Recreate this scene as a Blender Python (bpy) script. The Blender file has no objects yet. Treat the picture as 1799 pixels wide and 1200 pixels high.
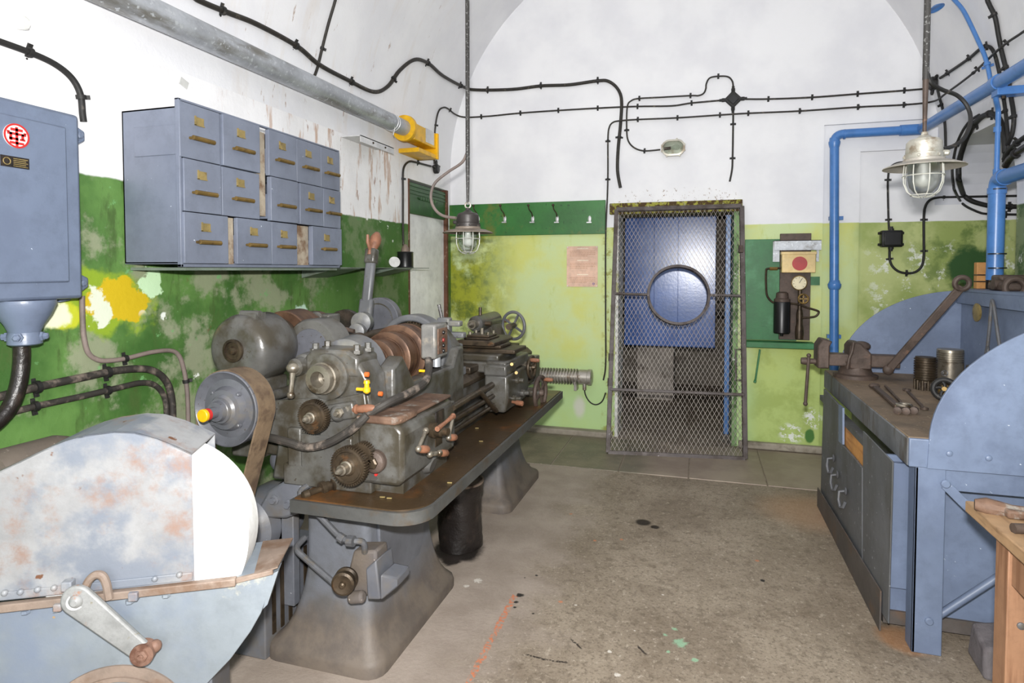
import bpy, bmesh, math, random
from mathutils import Vector as V, Matrix
random.seed(7)
SC = bpy.context.scene
COL = SC.collection
# ------------------------------------------------------------------ camera
FPX = 1075.0; PX, PY = 899.5, 512.0
CAM = V((0, 0, 1.5))
cd = bpy.data.cameras.new('camera'); cam = bpy.data.objects.new('camera', cd); COL.objects.link(cam)
cam.location = CAM
cam.rotation_euler = (math.radians(88.0), 0, math.radians(17.07))
cd.sensor_width = 36; cd.lens = FPX / 1799 * 36
cd.shift_y = -(600 - PY) / 1799
cd.clip_start = .02
SC.camera = cam
RM = cam.rotation_euler.to_matrix()
# ------------------------------------------------------------------ where a sight line meets a known surface of the room
XL, XR, YE = -2.31, 1.75, 5.5          # left wall, right wall, end wall
VX, VZ, VR = -.28, 2.418, 2.03         # axis and radius of the barrel vault
def ray(x, y): return RM @ V(((x - PX) / FPX, -(y - PY) / FPX, -1))
def onX(x, y, X): d = ray(x, y); return CAM + d * (X / d.x)
def onY(x, y, Y): d = ray(x, y); return CAM + d * (Y / d.y)
def onZ(x, y, Z=0): d = ray(x, y); return CAM + d * ((Z - 1.5) / d.z)
def onP(x, y, p, n): d = ray(x, y); return CAM + d * ((p - CAM).dot(n) / d.dot(n))
def L(x, y, o=0): return onX(x, y, XL + o)
def E(x, y, o=0): return onY(x, y, YE - o)
def S(x, y, o=0):                        # shell of the room: walls, vault or end wall
    d = ray(x, y); R = VR - o
    te = (YE - o) / d.y if d.y > 0 else 1e9
    ax, az = -VX, 1.5 - VZ
    a = d.x**2 + d.z**2; b = 2 * (ax * d.x + az * d.z); c = ax**2 + az**2 - R * R
    t = (-b + math.sqrt(max(0, b * b - 4 * a * c))) / (2 * a)
    if 1.5 + d.z * t < VZ: t = (XL + o) / d.x if d.x < 0 else (XR - o) / d.x
    return CAM + d * min(t, te)
# ------------------------------------------------------------------ mesh building
def cr(pts, n=6, closed=False):          # Catmull-Rom through points of any dimension
    P = [tuple(p) for p in pts]; k = len(P); out = []
    rng = range(k if closed else k - 1)
    for i in rng:
        g = (lambda j: P[j % k]) if closed else (lambda j: P[max(0, min(k - 1, j))])
        p0, p1, p2, p3 = g(i - 1), g(i), g(i + 1), g(i + 2)
        for s in range(n):
            t = s / n
            out.append(tuple(.5 * (2 * b + (c - a) * t + (2 * a - 5 * b + 4 * c - d) * t * t + (3 * b - a - 3 * c + d) * t**3) for a, b, c, d in zip(p0, p1, p2, p3)))
    if not closed: out.append(P[-1])
    return out
def frame(d):
    d = V(d).normalized(); a = V((0, 0, 1)) if abs(d.z) < .9 else V((1, 0, 0))
    u = a.cross(d).normalized(); return u, d.cross(u).normalized(), d
class M:
    def __init__(s): s.b = bmesh.new()
    def _f(s, vs):
        try: return s.b.faces.new(vs)
        except ValueError: return None
    def hexa(s, p):
        v = [s.b.verts.new(q) for q in p]
        for f in ((3,2,1,0),(4,5,6,7),(0,1,5,4),(1,2,6,5),(2,3,7,6),(3,0,4,7)): s._f([v[i] for i in f])
        return s
    def box(s, x0, x1, y0, y1, z0, z1):
        x0,x1 = sorted((x0,x1)); y0,y1 = sorted((y0,y1)); z0,z1 = sorted((z0,z1))
        return s.hexa([(x0,y0,z0),(x1,y0,z0),(x1,y1,z0),(x0,y1,z0),(x0,y0,z1),(x1,y0,z1),(x1,y1,z1),(x0,y1,z1)])
    def ob(s, c, ax, ay, az):            # oriented box: centre and three half vectors
        c, ax, ay, az = V(c), V(ax), V(ay), V(az)
        return s.hexa([c-ax-ay-az, c+ax-ay-az, c+ax+ay-az, c-ax+ay-az, c-ax-ay+az, c+ax-ay+az, c+ax+ay+az, c-ax+ay+az])
    def bar(s, a, b, w, h, up=(0,0,1)):  # rectangular bar between two points
        a, b = V(a), V(b); d = (b - a); u = V(up).cross(d)
        if u.length < 1e-6: u = V((1,0,0)).cross(d)
        u.normalize(); w2 = d.cross(u).normalized()
        return s.ob((a+b)/2, d/2, u*w/2, w2*h/2)
    def rings(s, R, closed=False, cap=True):
        vs = [[s.b.verts.new(p) for p in r] for r in R]; n = len(vs[0])
        k = len(vs)
        for i in range(k if closed else k - 1):
            a, b = vs[i], vs[(i+1) % k]
            for j in range(n): s._f([a[j], a[(j+1) % n], b[(j+1) % n], b[j]])
        if cap and not closed: s._f(vs[0][::-1]); s._f(vs[-1])
        return s
    def rev(s, o, d, prof, n=32, cap=True):   # surface of revolution: profile (distance along d, radius)
        u, w, d = frame(d); o = V(o)
        return s.rings([[o + d*t + (u*math.cos(2*math.pi*j/n) + w*math.sin(2*math.pi*j/n))*max(r, 1e-4) for j in range(n)] for t, r in prof], cap=cap)
    def cyl(s, a, b, r, r2=None, n=20):
        a, b = V(a), V(b); return s.rev(a, b - a, [(0, r), ((b-a).length, r if r2 is None else r2)], n)
    def tube(s, pts, r, n=8, closed=False):
        P = [V(p) for p in pts]; k = len(P); R = []; u = None
        for i in range(k):
            t = (P[(i+1) % k] - P[i-1]) if closed else (P[min(k-1, i+1)] - P[max(0, i-1)])
            if t.length < 1e-9: t = V((0,0,1))
            t.normalize()
            if u is None: u = frame(t)[0]
            u = (u - t * u.dot(t))
            if u.length < 1e-6: u = frame(t)[0]
            u.normalize(); w = t.cross(u); rr = r[i] if isinstance(r, (list, tuple)) else r
            R.append([P[i] + (u*math.cos(2*math.pi*j/n) + w*math.sin(2*math.pi*j/n))*rr for j in range(n)])
        return s.rings(R, closed)
    def torus(s, c, d, R, r, n=40, m=8):
        u, w, d = frame(d); c = V(c)
        return s.tube([c + (u*math.cos(2*math.pi*i/n) + w*math.sin(2*math.pi*i/n))*R for i in range(n)], r, m, True)
    def prism(s, pts, d):                # polygon of 3D points, extruded by vector d
        d = V(d); a = [s.b.verts.new(p) for p in pts]; b = [s.b.verts.new(V(p) + d) for p in pts]; n = len(a)
        s._f(a[::-1]); s._f(b)
        for i in range(n): s._f([a[i], a[(i+1) % n], b[(i+1) % n], b[i]])
        return s
    def ball(s, c, r, sc=(1,1,1), n=16):
        m = Matrix.Translation(V(c)) @ Matrix.Diagonal((r*sc[0], r*sc[1], r*sc[2], 1))
        bmesh.ops.create_uvsphere(s.b, u_segments=n, v_segments=n//2, radius=1, matrix=m); return s
    def ringplate(s, c, d, ro, ri, th, n=40):   # flat ring with thickness
        u, w, d = frame(d); c = V(c); R = []
        for t, r in ((0, ri), (0, ro), (th, ro), (th, ri)):
            R.append([c + d*t + (u*math.cos(2*math.pi*j/n) + w*math.sin(2*math.pi*j/n))*r for j in range(n)])
        return s.rings(R, closed=True)
    def gear(s, c, d, r, teeth, depth, th):
        u, w, d = frame(d); c = V(c); pts = []
        for i in range(teeth):
            for f, rr in ((0, r-depth), (.28, r-depth), (.42, r), (.78, r), (.92, r-depth)):
                a = 2*math.pi*(i+f)/teeth; pts.append(c + (u*math.cos(a) + w*math.sin(a))*rr)
        return s.prism(pts, d*th)
    def bolt(s, c, d, r=.009, h=.01):
        return s.rev(c, d, [(-.004, r*1.4), (h*.25, r*1.4), (h*.25, r), (h, r), (h*1.25, r*.6)], 6)
ROOT = {}
def rootloc(o):
    while o.parent: o = o.parent
    return o.location
def tag(o, label=None, cat=None, group=None, kind=None):
    for k, v in (('label', label), ('category', cat), ('group', group), ('kind', kind)):
        if v: o[k] = v
    return o
def thing(name, label, cat, loc, group=None):
    o = bpy.data.objects.new(name, None); COL.objects.link(o); o.location = V(loc); o.empty_display_size = .05
    bpy.context.view_layer.update()
    return tag(o, label, cat, group)
def put(name, m, mat, parent=None, bev=0, sm=35, label=None, cat=None, group=None, kind=None, sub=0):
    bmesh.ops.recalc_face_normals(m.b, faces=m.b.faces)
    me = bpy.data.meshes.new(name); m.b.to_mesh(me); m.b.free()
    if parent: loc = V(rootloc(parent))
    else:
        lo = V([min(v.co[i] for v in me.vertices) for i in range(3)]); hi = V([max(v.co[i] for v in me.vertices) for i in range(3)])
        loc = V(((lo.x+hi.x)/2, (lo.y+hi.y)/2, lo.z))
    me.transform(Matrix.Translation(-loc))
    o = bpy.data.objects.new(name, me); COL.objects.link(o)
    if parent: o.parent = parent
    else: o.location = loc
    me.materials.append(mat)
    if sm:
        me.shade_smooth(); me.set_sharp_from_angle(angle=math.radians(sm))
    if bev:
        b = o.modifiers.new('bevel', 'BEVEL'); b.width = bev; b.segments = 2; b.limit_method = 'ANGLE'; b.angle_limit = math.radians(40); b.harden_normals = False
    return tag(o, label, cat, group, kind)
# ------------------------------------------------------------------ materials
def lin(c): return tuple((v/12.92 if v <= .04045 else ((v+.055)/1.055)**2.4) for v in [q/255 for q in c]) + (1,)
class NT:
    def __init__(s, name):
        s.m = bpy.data.materials.new(name); s.m.use_nodes = True; s.t = s.m.node_tree
        s.p = s.t.nodes['Principled BSDF']; s.g = s.n('ShaderNodeNewGeometry').outputs['Position']; s._x = None
    def n(s, k): return s.t.nodes.new(k)
    def set(s, sock, v):
        if isinstance(v, bpy.types.NodeSocket): s.t.links.new(v, sock)
        elif isinstance(v, tuple) and len(v) == 3 and sock.type == 'RGBA': sock.default_value = lin(v)
        else: sock.default_value = v
    def xyz(s):
        if not s._x:
            q = s.n('ShaderNodeSeparateXYZ'); s.t.links.new(s.g, q.inputs[0]); s._x = q.outputs
        return s._x
    def math(s, op, a, b=0.0, clamp=False):
        q = s.n('ShaderNodeMath'); q.operation = op; q.use_clamp = clamp; s.set(q.inputs[0], a); s.set(q.inputs[1], b); return q.outputs[0]
    def scl(s, v):
        q = s.n('ShaderNodeVectorMath'); q.operation = 'MULTIPLY'; s.t.links.new(s.g, q.inputs[0]); q.inputs[1].default_value = v; return q.outputs[0]
    def noise(s, scale, det=5, rough=.55, vec=None, off=0):
        q = s.n('ShaderNodeTexNoise'); q.inputs['Scale'].default_value = scale; q.inputs['Detail'].default_value = det; q.inputs['Roughness'].default_value = rough
        v = vec or s.g
        if off:
            a = s.n('ShaderNodeVectorMath'); a.operation = 'ADD'; s.t.links.new(v, a.inputs[0]); a.inputs[1].default_value = (off, off*1.7, off*.6); v = a.outputs[0]
        s.t.links.new(v, q.inputs['Vector']); return q.outputs[0]
    def step(s, v, lo, hi):              # smooth 0..1 between lo and hi (hi<lo inverts)
        q = s.n('ShaderNodeMapRange'); q.interpolation_type = 'SMOOTHSTEP'; s.set(q.inputs[0], v)
        if lo < hi: q.inputs[1].default_value = lo; q.inputs[2].default_value = hi; q.inputs[3].default_value = 0; q.inputs[4].default_value = 1
        else: q.inputs[1].default_value = hi; q.inputs[2].default_value = lo; q.inputs[3].default_value = 1; q.inputs[4].default_value = 0
        return q.outputs[0]
    def mix(s, f, a, b):
        q = s.n('ShaderNodeMix'); q.data_type = 'RGBA'; s.set(q.inputs[0], f); s.set(q.inputs[6], a); s.set(q.inputs[7], b); return q.outputs[2]
    def mul(s, *a):
        r = a[0]
        for b in a[1:]: r = s.math('MULTIPLY', r, b)
        return r
    def blob(s, c, r, soft=.4, wob=.0, ns=6, sc=(1,1,1)):   # 1 inside a ragged patch round a point of the place
        q = s.n('ShaderNodeVectorMath'); q.operation = 'SUBTRACT'; s.t.links.new(s.g, q.inputs[0]); q.inputs[1].default_value = tuple(c)
        k = s.n('ShaderNodeVectorMath'); k.operation = 'MULTIPLY'; s.t.links.new(q.outputs[0], k.inputs[0]); k.inputs[1].default_value = sc
        d = s.n('ShaderNodeVectorMath'); d.operation = 'LENGTH'; s.t.links.new(k.outputs[0], d.inputs[0]); v = d.outputs['Value']
        if wob: v = s.math('ADD', v, s.math('MULTIPLY', s.math('SUBTRACT', s.noise(ns, 5, .6), .5), wob))
        return s.step(v, r, r*(1-soft))
    def seg(s, a, b, w, wob=.02, ns=25): # 1 near a line segment on the ground
        a, b = V(a), V(b); d = b - a; l = d.length; d.normalize()
        x = s.xyz(); nx = s.math('MULTIPLY', s.math('SUBTRACT', s.noise(ns, 4), .5), wob)
        px = s.math('SUBTRACT', x[0], a.x); py = s.math('SUBTRACT', x[1], a.y)
        al = s.math('ADD', s.math('MULTIPLY', px, d.x), s.math('MULTIPLY', py, d.y))
        ac = s.math('ABSOLUTE', s.math('ADD', s.math('ADD', s.math('MULTIPLY', px, -d.y), s.math('MULTIPLY', py, d.x)), nx))
        return s.mul(s.step(ac, w, w*.6), s.step(al, -.01, .01), s.step(al, l+.01, l-.01))
    def bump(s, h, st=.2, dist=.01):
        q = s.n('ShaderNodeBump'); q.inputs['Strength'].default_value = st; q.inputs['Distance'].default_value = dist; s.t.links.new(h, q.inputs['Height']); s.t.links.new(q.outputs[0], s.p.inputs['Normal'])
    def out(s, col, rough=.5, metal=0., spec=None):
        s.set(s.p.inputs['Base Color'], col); s.set(s.p.inputs['Roughness'], rough); s.set(s.p.inputs['Metallic'], metal)
        if spec is not None: s.p.inputs['Specular IOR Level'].default_value = spec
        return s.m
def paint(name, base, rough=.5, metal=0., dirt=None, dl=(.52, .68), ds=6, vec=None, speck=None, sl=(.66, .7), ss=60, var=.12, bump=.12, bs=40, rust=None, rl=(.62, .68), rs=9, spec=None, grime=.22):
    t = NT(name)
    n0 = t.noise(ds*.5, 5, .6, off=3)
    c = t.mix(t.step(n0, .3, .7), tuple(int(v*(1-var)) for v in base), tuple(min(255, int(v*(1+var*.6))) for v in base))
    if grime: c = t.mix(t.mul(t.step(t.noise(ds*4.5, 7, .72, off=21), .42, .70), grime), c, tuple(int(v*.62) for v in base))
    if dirt: c = t.mix(t.step(t.noise(ds, 6, .62, vec=t.scl(vec) if vec else None), *dl), c, dirt)
    if rust: c = t.mix(t.step(t.noise(rs, 7, .7, off=11), *rl), c, rust)
    if speck: c = t.mix(t.step(t.noise(ss, 3, .5, off=5), *sl), c, speck)
    if bump: t.bump(t.noise(bs, 5, .6), bump)
    return t.out(c, rough, metal, spec)
# plain materials
m_black   = paint('black_rubber', (30,29,28), .6, dirt=(95,88,80), dl=(.6,.75), ds=18, bump=.2)
m_cable   = paint('old_black_cable', (38,34,28), .55, dirt=(92,84,70), dl=(.56,.72), ds=30, bump=.15)
m_dusty   = paint('dusty_conduit', (48,44,40), .7, dirt=(120,108,98), dl=(.48,.68), ds=14, bump=.2)
m_greycab = paint('grey_cable', (128,114,108), .6, dirt=(100,90,84), bump=.05)
m_galv    = paint('galvanised_steel', (172,176,181), .42, .35, dirt=(120,118,112), dl=(.5,.7), ds=9, vec=(1,.25,1), speck=(188,192,196), sl=(.6,.68), ss=45, bump=.06)
m_zinc    = paint('bright_zinc', (205,205,205), .4, .3, bump=.03)
m_yellow  = paint('yellow_enamel', (228,176,18), .4, dirt=(190,140,20), bump=.05)
m_boxblue = paint('blue_grey_enamel', (106,117,138), .36, dirt=(97,107,127), ds=3, speck=(190,198,212), sl=(.76,.79), ss=55, var=.06, bump=.08, bs=120)
m_drawer  = paint('cabinet_grey_blue', (112,119,134), .45, dirt=(96,103,119), dl=(.5,.8), ds=3, speck=(196,202,212), sl=(.755,.78), ss=60, var=.08, rust=(80,70,62), rl=(.735,.76), rs=22, bump=.06)
m_drawin  = paint('rusty_drawer_inside', (168,156,138), .7, dirt=(110,84,62), dl=(.45,.65), ds=12, bump=.2)
m_brass   = paint('tarnished_brass', (128,104,56), .45, .5, dirt=(88,70,40), ds=25, bump=.05)
m_brassl  = paint('pale_brass', (150,132,84), .5, .3, dirt=(110,92,54), ds=30, bump=.05)
m_bright  = paint('worn_bright_steel', (150,142,128), .32, .75, dirt=(90,76,58), dl=(.5,.7), ds=18, bump=.05)
m_steel   = paint('oily_brown_steel', (78,66,52), .42, .55, dirt=(48,40,32), dl=(.45,.7), ds=16, rust=(104,74,48), rl=(.6,.72), rs=14, bump=.15)
m_lathe   = paint('lathe_grey_paint', (86,85,82), .32, dirt=(58,53,43), dl=(.40,.62), ds=7, speck=(62,56,48), sl=(.66,.71), ss=70, rust=(94,78,54), rl=(.6,.74), rs=5, bump=.14)
m_lathel  = paint('lathe_light_grey_paint', (96,97,99), .4, dirt=(118,116,108), dl=(.5,.7), ds=6, speck=(70,66,60), sl=(.69,.73), ss=70, bump=.1)
m_pulley  = paint('pulley_grey_paint', (88,89,95), .38, dirt=(98,94,88), dl=(.52,.72), ds=8, speck=(60,52,44), sl=(.68,.71), ss=80, bump=.08)
m_pedest  = paint('pedestal_blue_grey', (98,101,108), .45, dirt=(100,94,86), dl=(.48,.7), ds=4, speck=(176,178,182), sl=(.73,.76), ss=45, bump=.1)
def pedestal_mat():                      # cast iron leg with dust settled on its flared foot
    t = NT('dusty_pedestal'); x, y, z = t.xyz()
    c = t.mix(t.step(t.noise(4, 6, .62), .42, .68), (100,103,110), (84,84,84))
    c = t.mix(t.step(t.noise(48, 4, .6, off=5), .70, .74), c, (160,162,166))
    zz = t.math('ADD', z, t.math('MULTIPLY', t.math('SUBTRACT', t.noise(6, 5, .6), .5), .22))
    d = t.mix(t.step(t.noise(7, 6, .65, off=3), .4, .65), (106,96,86), (88,80,74))
    c = t.mix(t.step(zz, .30, .10), c, d)
    t.bump(t.noise(45, 5, .6), .15)
    return t.out(c, .6)
m_dustped = pedestal_mat()
m_dustbase= paint('dust_covered_casting', (104,94,84), .8, dirt=(94,88,86), dl=(.45,.7), ds=5, speck=(150,140,130), sl=(.68,.74), ss=60, bump=.25)
m_tray    = paint('oily_rust_tray', (72,56,38), .38, .25, dirt=(112,72,36), dl=(.52,.72), ds=4, speck=(150,120,84), sl=(.72,.76), ss=60, rust=(44,34,26), rl=(.5,.7), rs=3, bump=.15)
m_traye   = paint('tray_edge_grey', (74,74,72), .5, dirt=(72,62,50), ds=9, bump=.1)
m_rustlid = paint('rusted_cover', (104,80,64), .7, dirt=(78,56,42), dl=(.42,.62), ds=9, rust=(130,124,116), rl=(.54,.64), rs=12, bump=.25)
m_cone    = paint('rusty_cone_pulley', (106,80,62), .4, .5, dirt=(74,54,42), dl=(.45,.65), ds=10, vec=(1,3,1), bump=.1)
m_beltw   = paint('old_leather_belt', (108,90,70), .7, dirt=(78,62,48), dl=(.45,.65), ds=14, bump=.2)
m_wood    = paint('worn_brown_handle', (132,90,68), .5, dirt=(104,68,50), ds=30, bump=.1)
m_red     = paint('red_paint', (178,40,38), .45, bump=.03)
m_orange  = paint('orange_paint', (196,96,40), .5, bump=.03)
m_rednob  = paint('dull_red_button', (120,38,34), .5, bump=.03)
m_white   = paint('white_paint', (226,226,222), .5, bump=.05)
m_switch  = paint('switch_box_grey', (112,111,107), .45, dirt=(140,132,120), dl=(.52,.7), ds=14, bump=.06)
m_blackp  = paint('black_plastic', (24,24,26), .35, bump=.02)
m_pipe    = paint('blue_gloss_pipe', (76,126,190), .32, dirt=(68,114,172), ds=4, speck=(120,160,214), sl=(.74,.78), ss=50, var=.05, bump=.05)
m_bench   = paint('bench_blue_grey', (112,125,150), .45, dirt=(98,110,134), dl=(.45,.7), ds=4, speck=(196,204,216), sl=(.735,.76), ss=48, rust=(128,106,108), rl=(.72,.76), rs=10, bump=.08)
m_benchd  = paint('bench_dull_front', (98,100,104), .55, dirt=(80,80,78), dl=(.42,.66), ds=5, vec=(1,1,.4), speck=(160,162,166), sl=(.69,.74), ss=45, bump=.12)
m_benchtop= paint('dirty_bench_top', (122,104,84), .7, dirt=(88,76,62), dl=(.46,.68), ds=5, speck=(160,146,122), sl=(.68,.73), ss=55, rust=(132,114,92), rl=(.56,.7), rs=9, bump=.3)
m_benched = paint('bench_edge', (104,106,110), .6, dirt=(80,74,66), dl=(.5,.66), ds=10, vec=(1,1,.3), rust=(150,160,168), rl=(.68,.72), rs=10, bump=.2)
m_iron    = paint('brown_cast_iron', (88,74,66), .6, .25, dirt=(64,52,44), dl=(.45,.68), ds=12, rust=(112,86,70), rl=(.6,.7), rs=16, bump=.25)
m_pine    = paint('raw_pine', (142,106,80), .6, dirt=(122,86,62), dl=(.45,.65), ds=5, vec=(6,6,.5), bump=.1)
m_pine2   = paint('dirty_pine_top', (164,132,98), .65, dirt=(120,92,66), dl=(.5,.7), ds=6, vec=(6,.8,6), bump=.15)
m_crate   = paint('orange_pine_box', (202,146,84), .6, dirt=(164,108,58), dl=(.48,.68), ds=6, vec=(4,.6,8), bump=.1)
m_cream   = paint('cream_enamel', (224,196,134), .42, dirt=(204,172,108), bump=.04)
m_greenb  = paint('green_board_paint', (46,110,44), .4, dirt=(92,108,40), dl=(.55,.68), ds=5, speck=(28,72,30), sl=(.66,.72), ss=30, bump=.08)
m_greenp  = paint('green_panel_paint', (44,112,62), .5, dirt=(66,132,84), dl=(.5,.7), ds=5, speck=(150,186,150), sl=(.74,.78), ss=40, bump=.1)
m_greend  = paint('dark_green_header', (46,88,44), .4, dirt=(60,104,54), bump=.05)
m_gate    = paint('grimy_gate_iron', (92,84,82), .55, .2, dirt=(66,56,50), dl=(.45,.65), ds=10, speck=(170,164,166), sl=(.7,.75), ss=50, bump=.15)
m_mesh    = paint('gate_mesh_iron', (150,142,134), .5, .2, dirt=(80,68,58), ds=8, bump=0)
m_bluedoor= paint('blue_cabinet_gloss', (58,100,176), .22, dirt=(48,86,156), dl=(.45,.7), ds=3, vec=(3,1,.4), speck=(150,180,220), sl=(.78,.8), ss=70, bump=.05)
m_grime   = paint('sooty_dark', (44,40,36), .8, dirt=(70,64,56), bump=.1)
m_conc    = paint('rough_concrete_block', (176,166,156), .85, dirt=(112,102,92), ds=9, bump=.3)
m_stone   = paint('grey_stone', (112,106,108), .85, dirt=(88,82,84), ds=10, bump=.4)
m_moss    = paint('mossy_lintel', (158,156,66), .9, dirt=(76,58,32), dl=(.44,.52), ds=22, rust=(158,160,120), rl=(.6,.66), rs=20, bump=.6)
m_jambw   = paint('flaking_white_jamb', (226,226,222), .7, dirt=(168,168,120), dl=(.52,.62), ds=7, rust=(96,78,52), rl=(.62,.68), rs=11, bump=.2)
m_jambg   = paint('green_white_jamb', (126,160,104), .7, dirt=(70,100,50), dl=(.48,.58), ds=9, rust=(204,214,196), rl=(.56,.62), rs=9, bump=.2)
m_rustjamb= paint('rusty_door_edge', (102,66,48), .75, dirt=(150,128,110), dl=(.56,.64), ds=14, bump=.3)
m_doorw   = paint('white_door_paint', (248,247,248), .5, dirt=(232,230,230), ds=3, bump=.05)
m_paper   = paint('faded_pink_notice', (222,186,164), .7, bump=0)
m_ink     = paint('faded_notice_ink', (186,138,106), .7, bump=0)
m_rough_w = paint('pale_ink', (240,222,200), .7, bump=0)
m_purple  = paint('purple_ink', (110,90,150), .6, bump=0)
m_sheet   = paint('thin_shelf_sheet', (112,124,112), .5, dirt=(90,96,84), ds=8, bump=.1)
m_grindp  = paint('peeling_white_trough_paint', (150,151,152), .5, dirt=(112,118,128), dl=(.45,.60), ds=4, rust=(132,108,96), rl=(.50,.68), rs=5, speck=(104,70,50), sl=(.68,.73), ss=22, bump=.12)
m_grindb  = paint('pale_blue_trough_paint', (130,138,144), .45, dirt=(112,122,138), dl=(.45,.7), ds=3, rust=(190,184,160), rl=(.62,.74), rs=5, speck=(150,128,96), sl=(.745,.77), ss=30, bump=.08)
m_grindrim= paint('rusty_pale_rim', (136,120,108), .6, dirt=(112,90,74), dl=(.45,.65), ds=9, bump=.2)
m_wheel   = paint('chalk_white_stone', (244,244,240), .85, dirt=(232,232,228), bump=.08)
m_rustcr  = paint('rusty_crank_end', (116,88,74), .65, dirt=(86,56,42), dl=(.42,.6), ds=20, bump=.25)
m_crank   = paint('crank_arm_paint', (134,135,134), .5, dirt=(118,112,92), dl=(.6,.7), ds=24, rust=(148,112,92), rl=(.6,.68), rs=18, bump=.15)
m_tar     = paint('tarry_black', (30,26,24), .35, dirt=(58,48,42), dl=(.5,.7), ds=9, bump=.5, bs=25)
m_canlid  = paint('dull_tin_lid', (132,116,104), .55, .3, dirt=(70,58,50), ds=14, bump=.1)
m_lampd   = paint('dark_lamp_cap', (58,54,52), .45, .2, dirt=(130,122,114), dl=(.58,.66), ds=14, bump=.1)
m_lampl   = paint('light_lamp_cap', (186,182,170), .4, .4, dirt=(140,126,108), dl=(.5,.66), ds=14, bump=.1)
m_shade   = paint('dusty_lamp_shade', (132,120,108), .55, .15, dirt=(104,92,80), ds=9, bump=.1)
m_shadel  = paint('pale_lamp_shade', (176,170,160), .5, .2, dirt=(132,116,100), ds=9, bump=.1)
m_cage    = paint('cage_wire', (205,205,196), .4, .3, bump=0)
m_rod     = paint('speckled_hanging_rod', (66,64,62), .5, .2, speck=(128,128,126), sl=(.58,.66), ss=90, bump=.15)
m_dial    = paint('gauge_dial', (226,214,180), .5, bump=0)
m_heat    = paint('aluminium_heater', (178,172,164), .38, .55, dirt=(140,124,108), ds=14, bump=.05)
m_chain   = paint('dull_pale_iron', (94,95,98), .55, .2, dirt=(96,90,82), ds=20, bump=.2)
m_kick    = paint('rusty_kick_plate', (86,80,76), .65, dirt=(98,78,62), dl=(.5,.7), ds=6, bump=.2)
def glass(name, rough, tint, alpha_mix):
    t = NT(name); g = t.n('ShaderNodeBsdfGlass'); g.inputs['Roughness'].default_value = rough; g.inputs['IOR'].default_value = 1.35; g.inputs['Color'].default_value = lin(tint)
    tr = t.n('ShaderNodeBsdfTransparent'); mx = t.n('ShaderNodeMixShader'); mx.inputs[0].default_value = alpha_mix
    t.t.links.new(g.outputs[0], mx.inputs[1]); t.t.links.new(tr.outputs[0], mx.inputs[2])
    t.t.links.new(mx.outputs[0], t.t.nodes['Material Output'].inputs[0]); return t.m
m_glass = glass('lamp_glass', .03, (225,232,226), .5)
m_frost = glass('frosted_lamp_glass', .35, (236,238,236), .15)
# ---- wall, vault and floor
def wall_left_mat():
    t = NT('left_wall_paint'); x, y, z = t.xyz()
    w = t.mix(t.step(t.noise(3, 5), .35, .7), (240,239,240), (228,227,228))
    # rust and damp marks run down behind the cabinet and the pipe end
    reg = t.mul(t.step(y, 2.2, 3.2), t.step(y, 4.9, 4.2))
    st = t.step(t.noise(7, 6, .65, vec=t.scl((1, 2.2, .35))), .54, .66)
    w = t.mix(t.mul(reg, st, .85), w, (188,154,130))
    st2 = t.step(t.noise(16, 6, .7, vec=t.scl((1, 1.4, .4)), off=4), .60, .66)
    w = t.mix(t.mul(reg, st2, .8), w, (150,108,82))
    w = t.mix(t.mul(t.step(t.noise(9, 6, .7, off=9), .69, .72), .5), w, (206,170,156))
    zb = t.math('ADD', z, t.math('MULTIPLY', t.math('SUBTRACT', t.noise(8, 3), .5), .03))
    g = t.mix(t.step(t.noise(2.2, 5, .6), .38, .62), (56,94,38), (92,130,64))
    g = t.mix(t.step(t.noise(14, 5, .7, vec=t.scl((1, 1, .3)), off=2), .5, .68), g, (66,92,42))
    g = t.mix(t.mul(t.step(t.noise(3.4, 7, .68, off=6), .51, .62), .8), g, (146,150,124))
    g = t.mix(t.step(t.noise(8, 7, .7, off=8), .62, .68), g, (112,164,104))
    g = t.mix(t.step(t.noise(5, 6, .7, off=12), .66, .72), g, (104,84,58))
    far = t.step(y, 2.9, 3.7)
    g = t.mix(t.mul(far, .55), g, (62,104,40))
    p = L(185, 528); q = L(95, 552); r = L(172, 535); k = L(268, 498)
    g = t.mix(t.blob(p, .17, .35, .42, 4.5, sc=(1,.8,1.1)), g, (134,160,40))
    g = t.mix(t.blob(q, .13, .3, .3, 5, sc=(1,.8,1.8)), g, (186,192,44))
    g = t.mix(t.blob(L(196, 532), .115, .2, .40, 6, sc=(1,.75,1.15)), g, (198,170,22))
    g = t.mix(t.blob(r, .06, .3, .30, 9, sc=(1,1,1)), g, (214,220,198))
    g = t.mix(t.blob(L(95, 555), .075, .4, .12, 14, sc=(1,1,1.4)), g, (226,230,196))
    g = t.mix(t.blob(k, .05, .4, .26, 14), g, (192,222,180))
    g = t.mix(t.blob(L(530, 552), .07, .35, .15, 14), g, (188,216,196))
    fl = t.n('ShaderNodeTexVoronoi'); fl.inputs['Scale'].default_value = 7; t.t.links.new(t.g, fl.inputs['Vector'])
    g = t.mix(t.mul(t.step(fl.outputs['Distance'], .17, .12), t.step(t.noise(2.1, 2, off=3), .5, .56), t.step(t.noise(40, 3, off=1), .46, .52)), g, (226,230,222))
    c = t.mix(t.step(zb, 1.872, 1.884), g, w)
    t.bump(t.noise(18, 6, .65), .25, .012)
    return t.out(c, .62)
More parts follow.
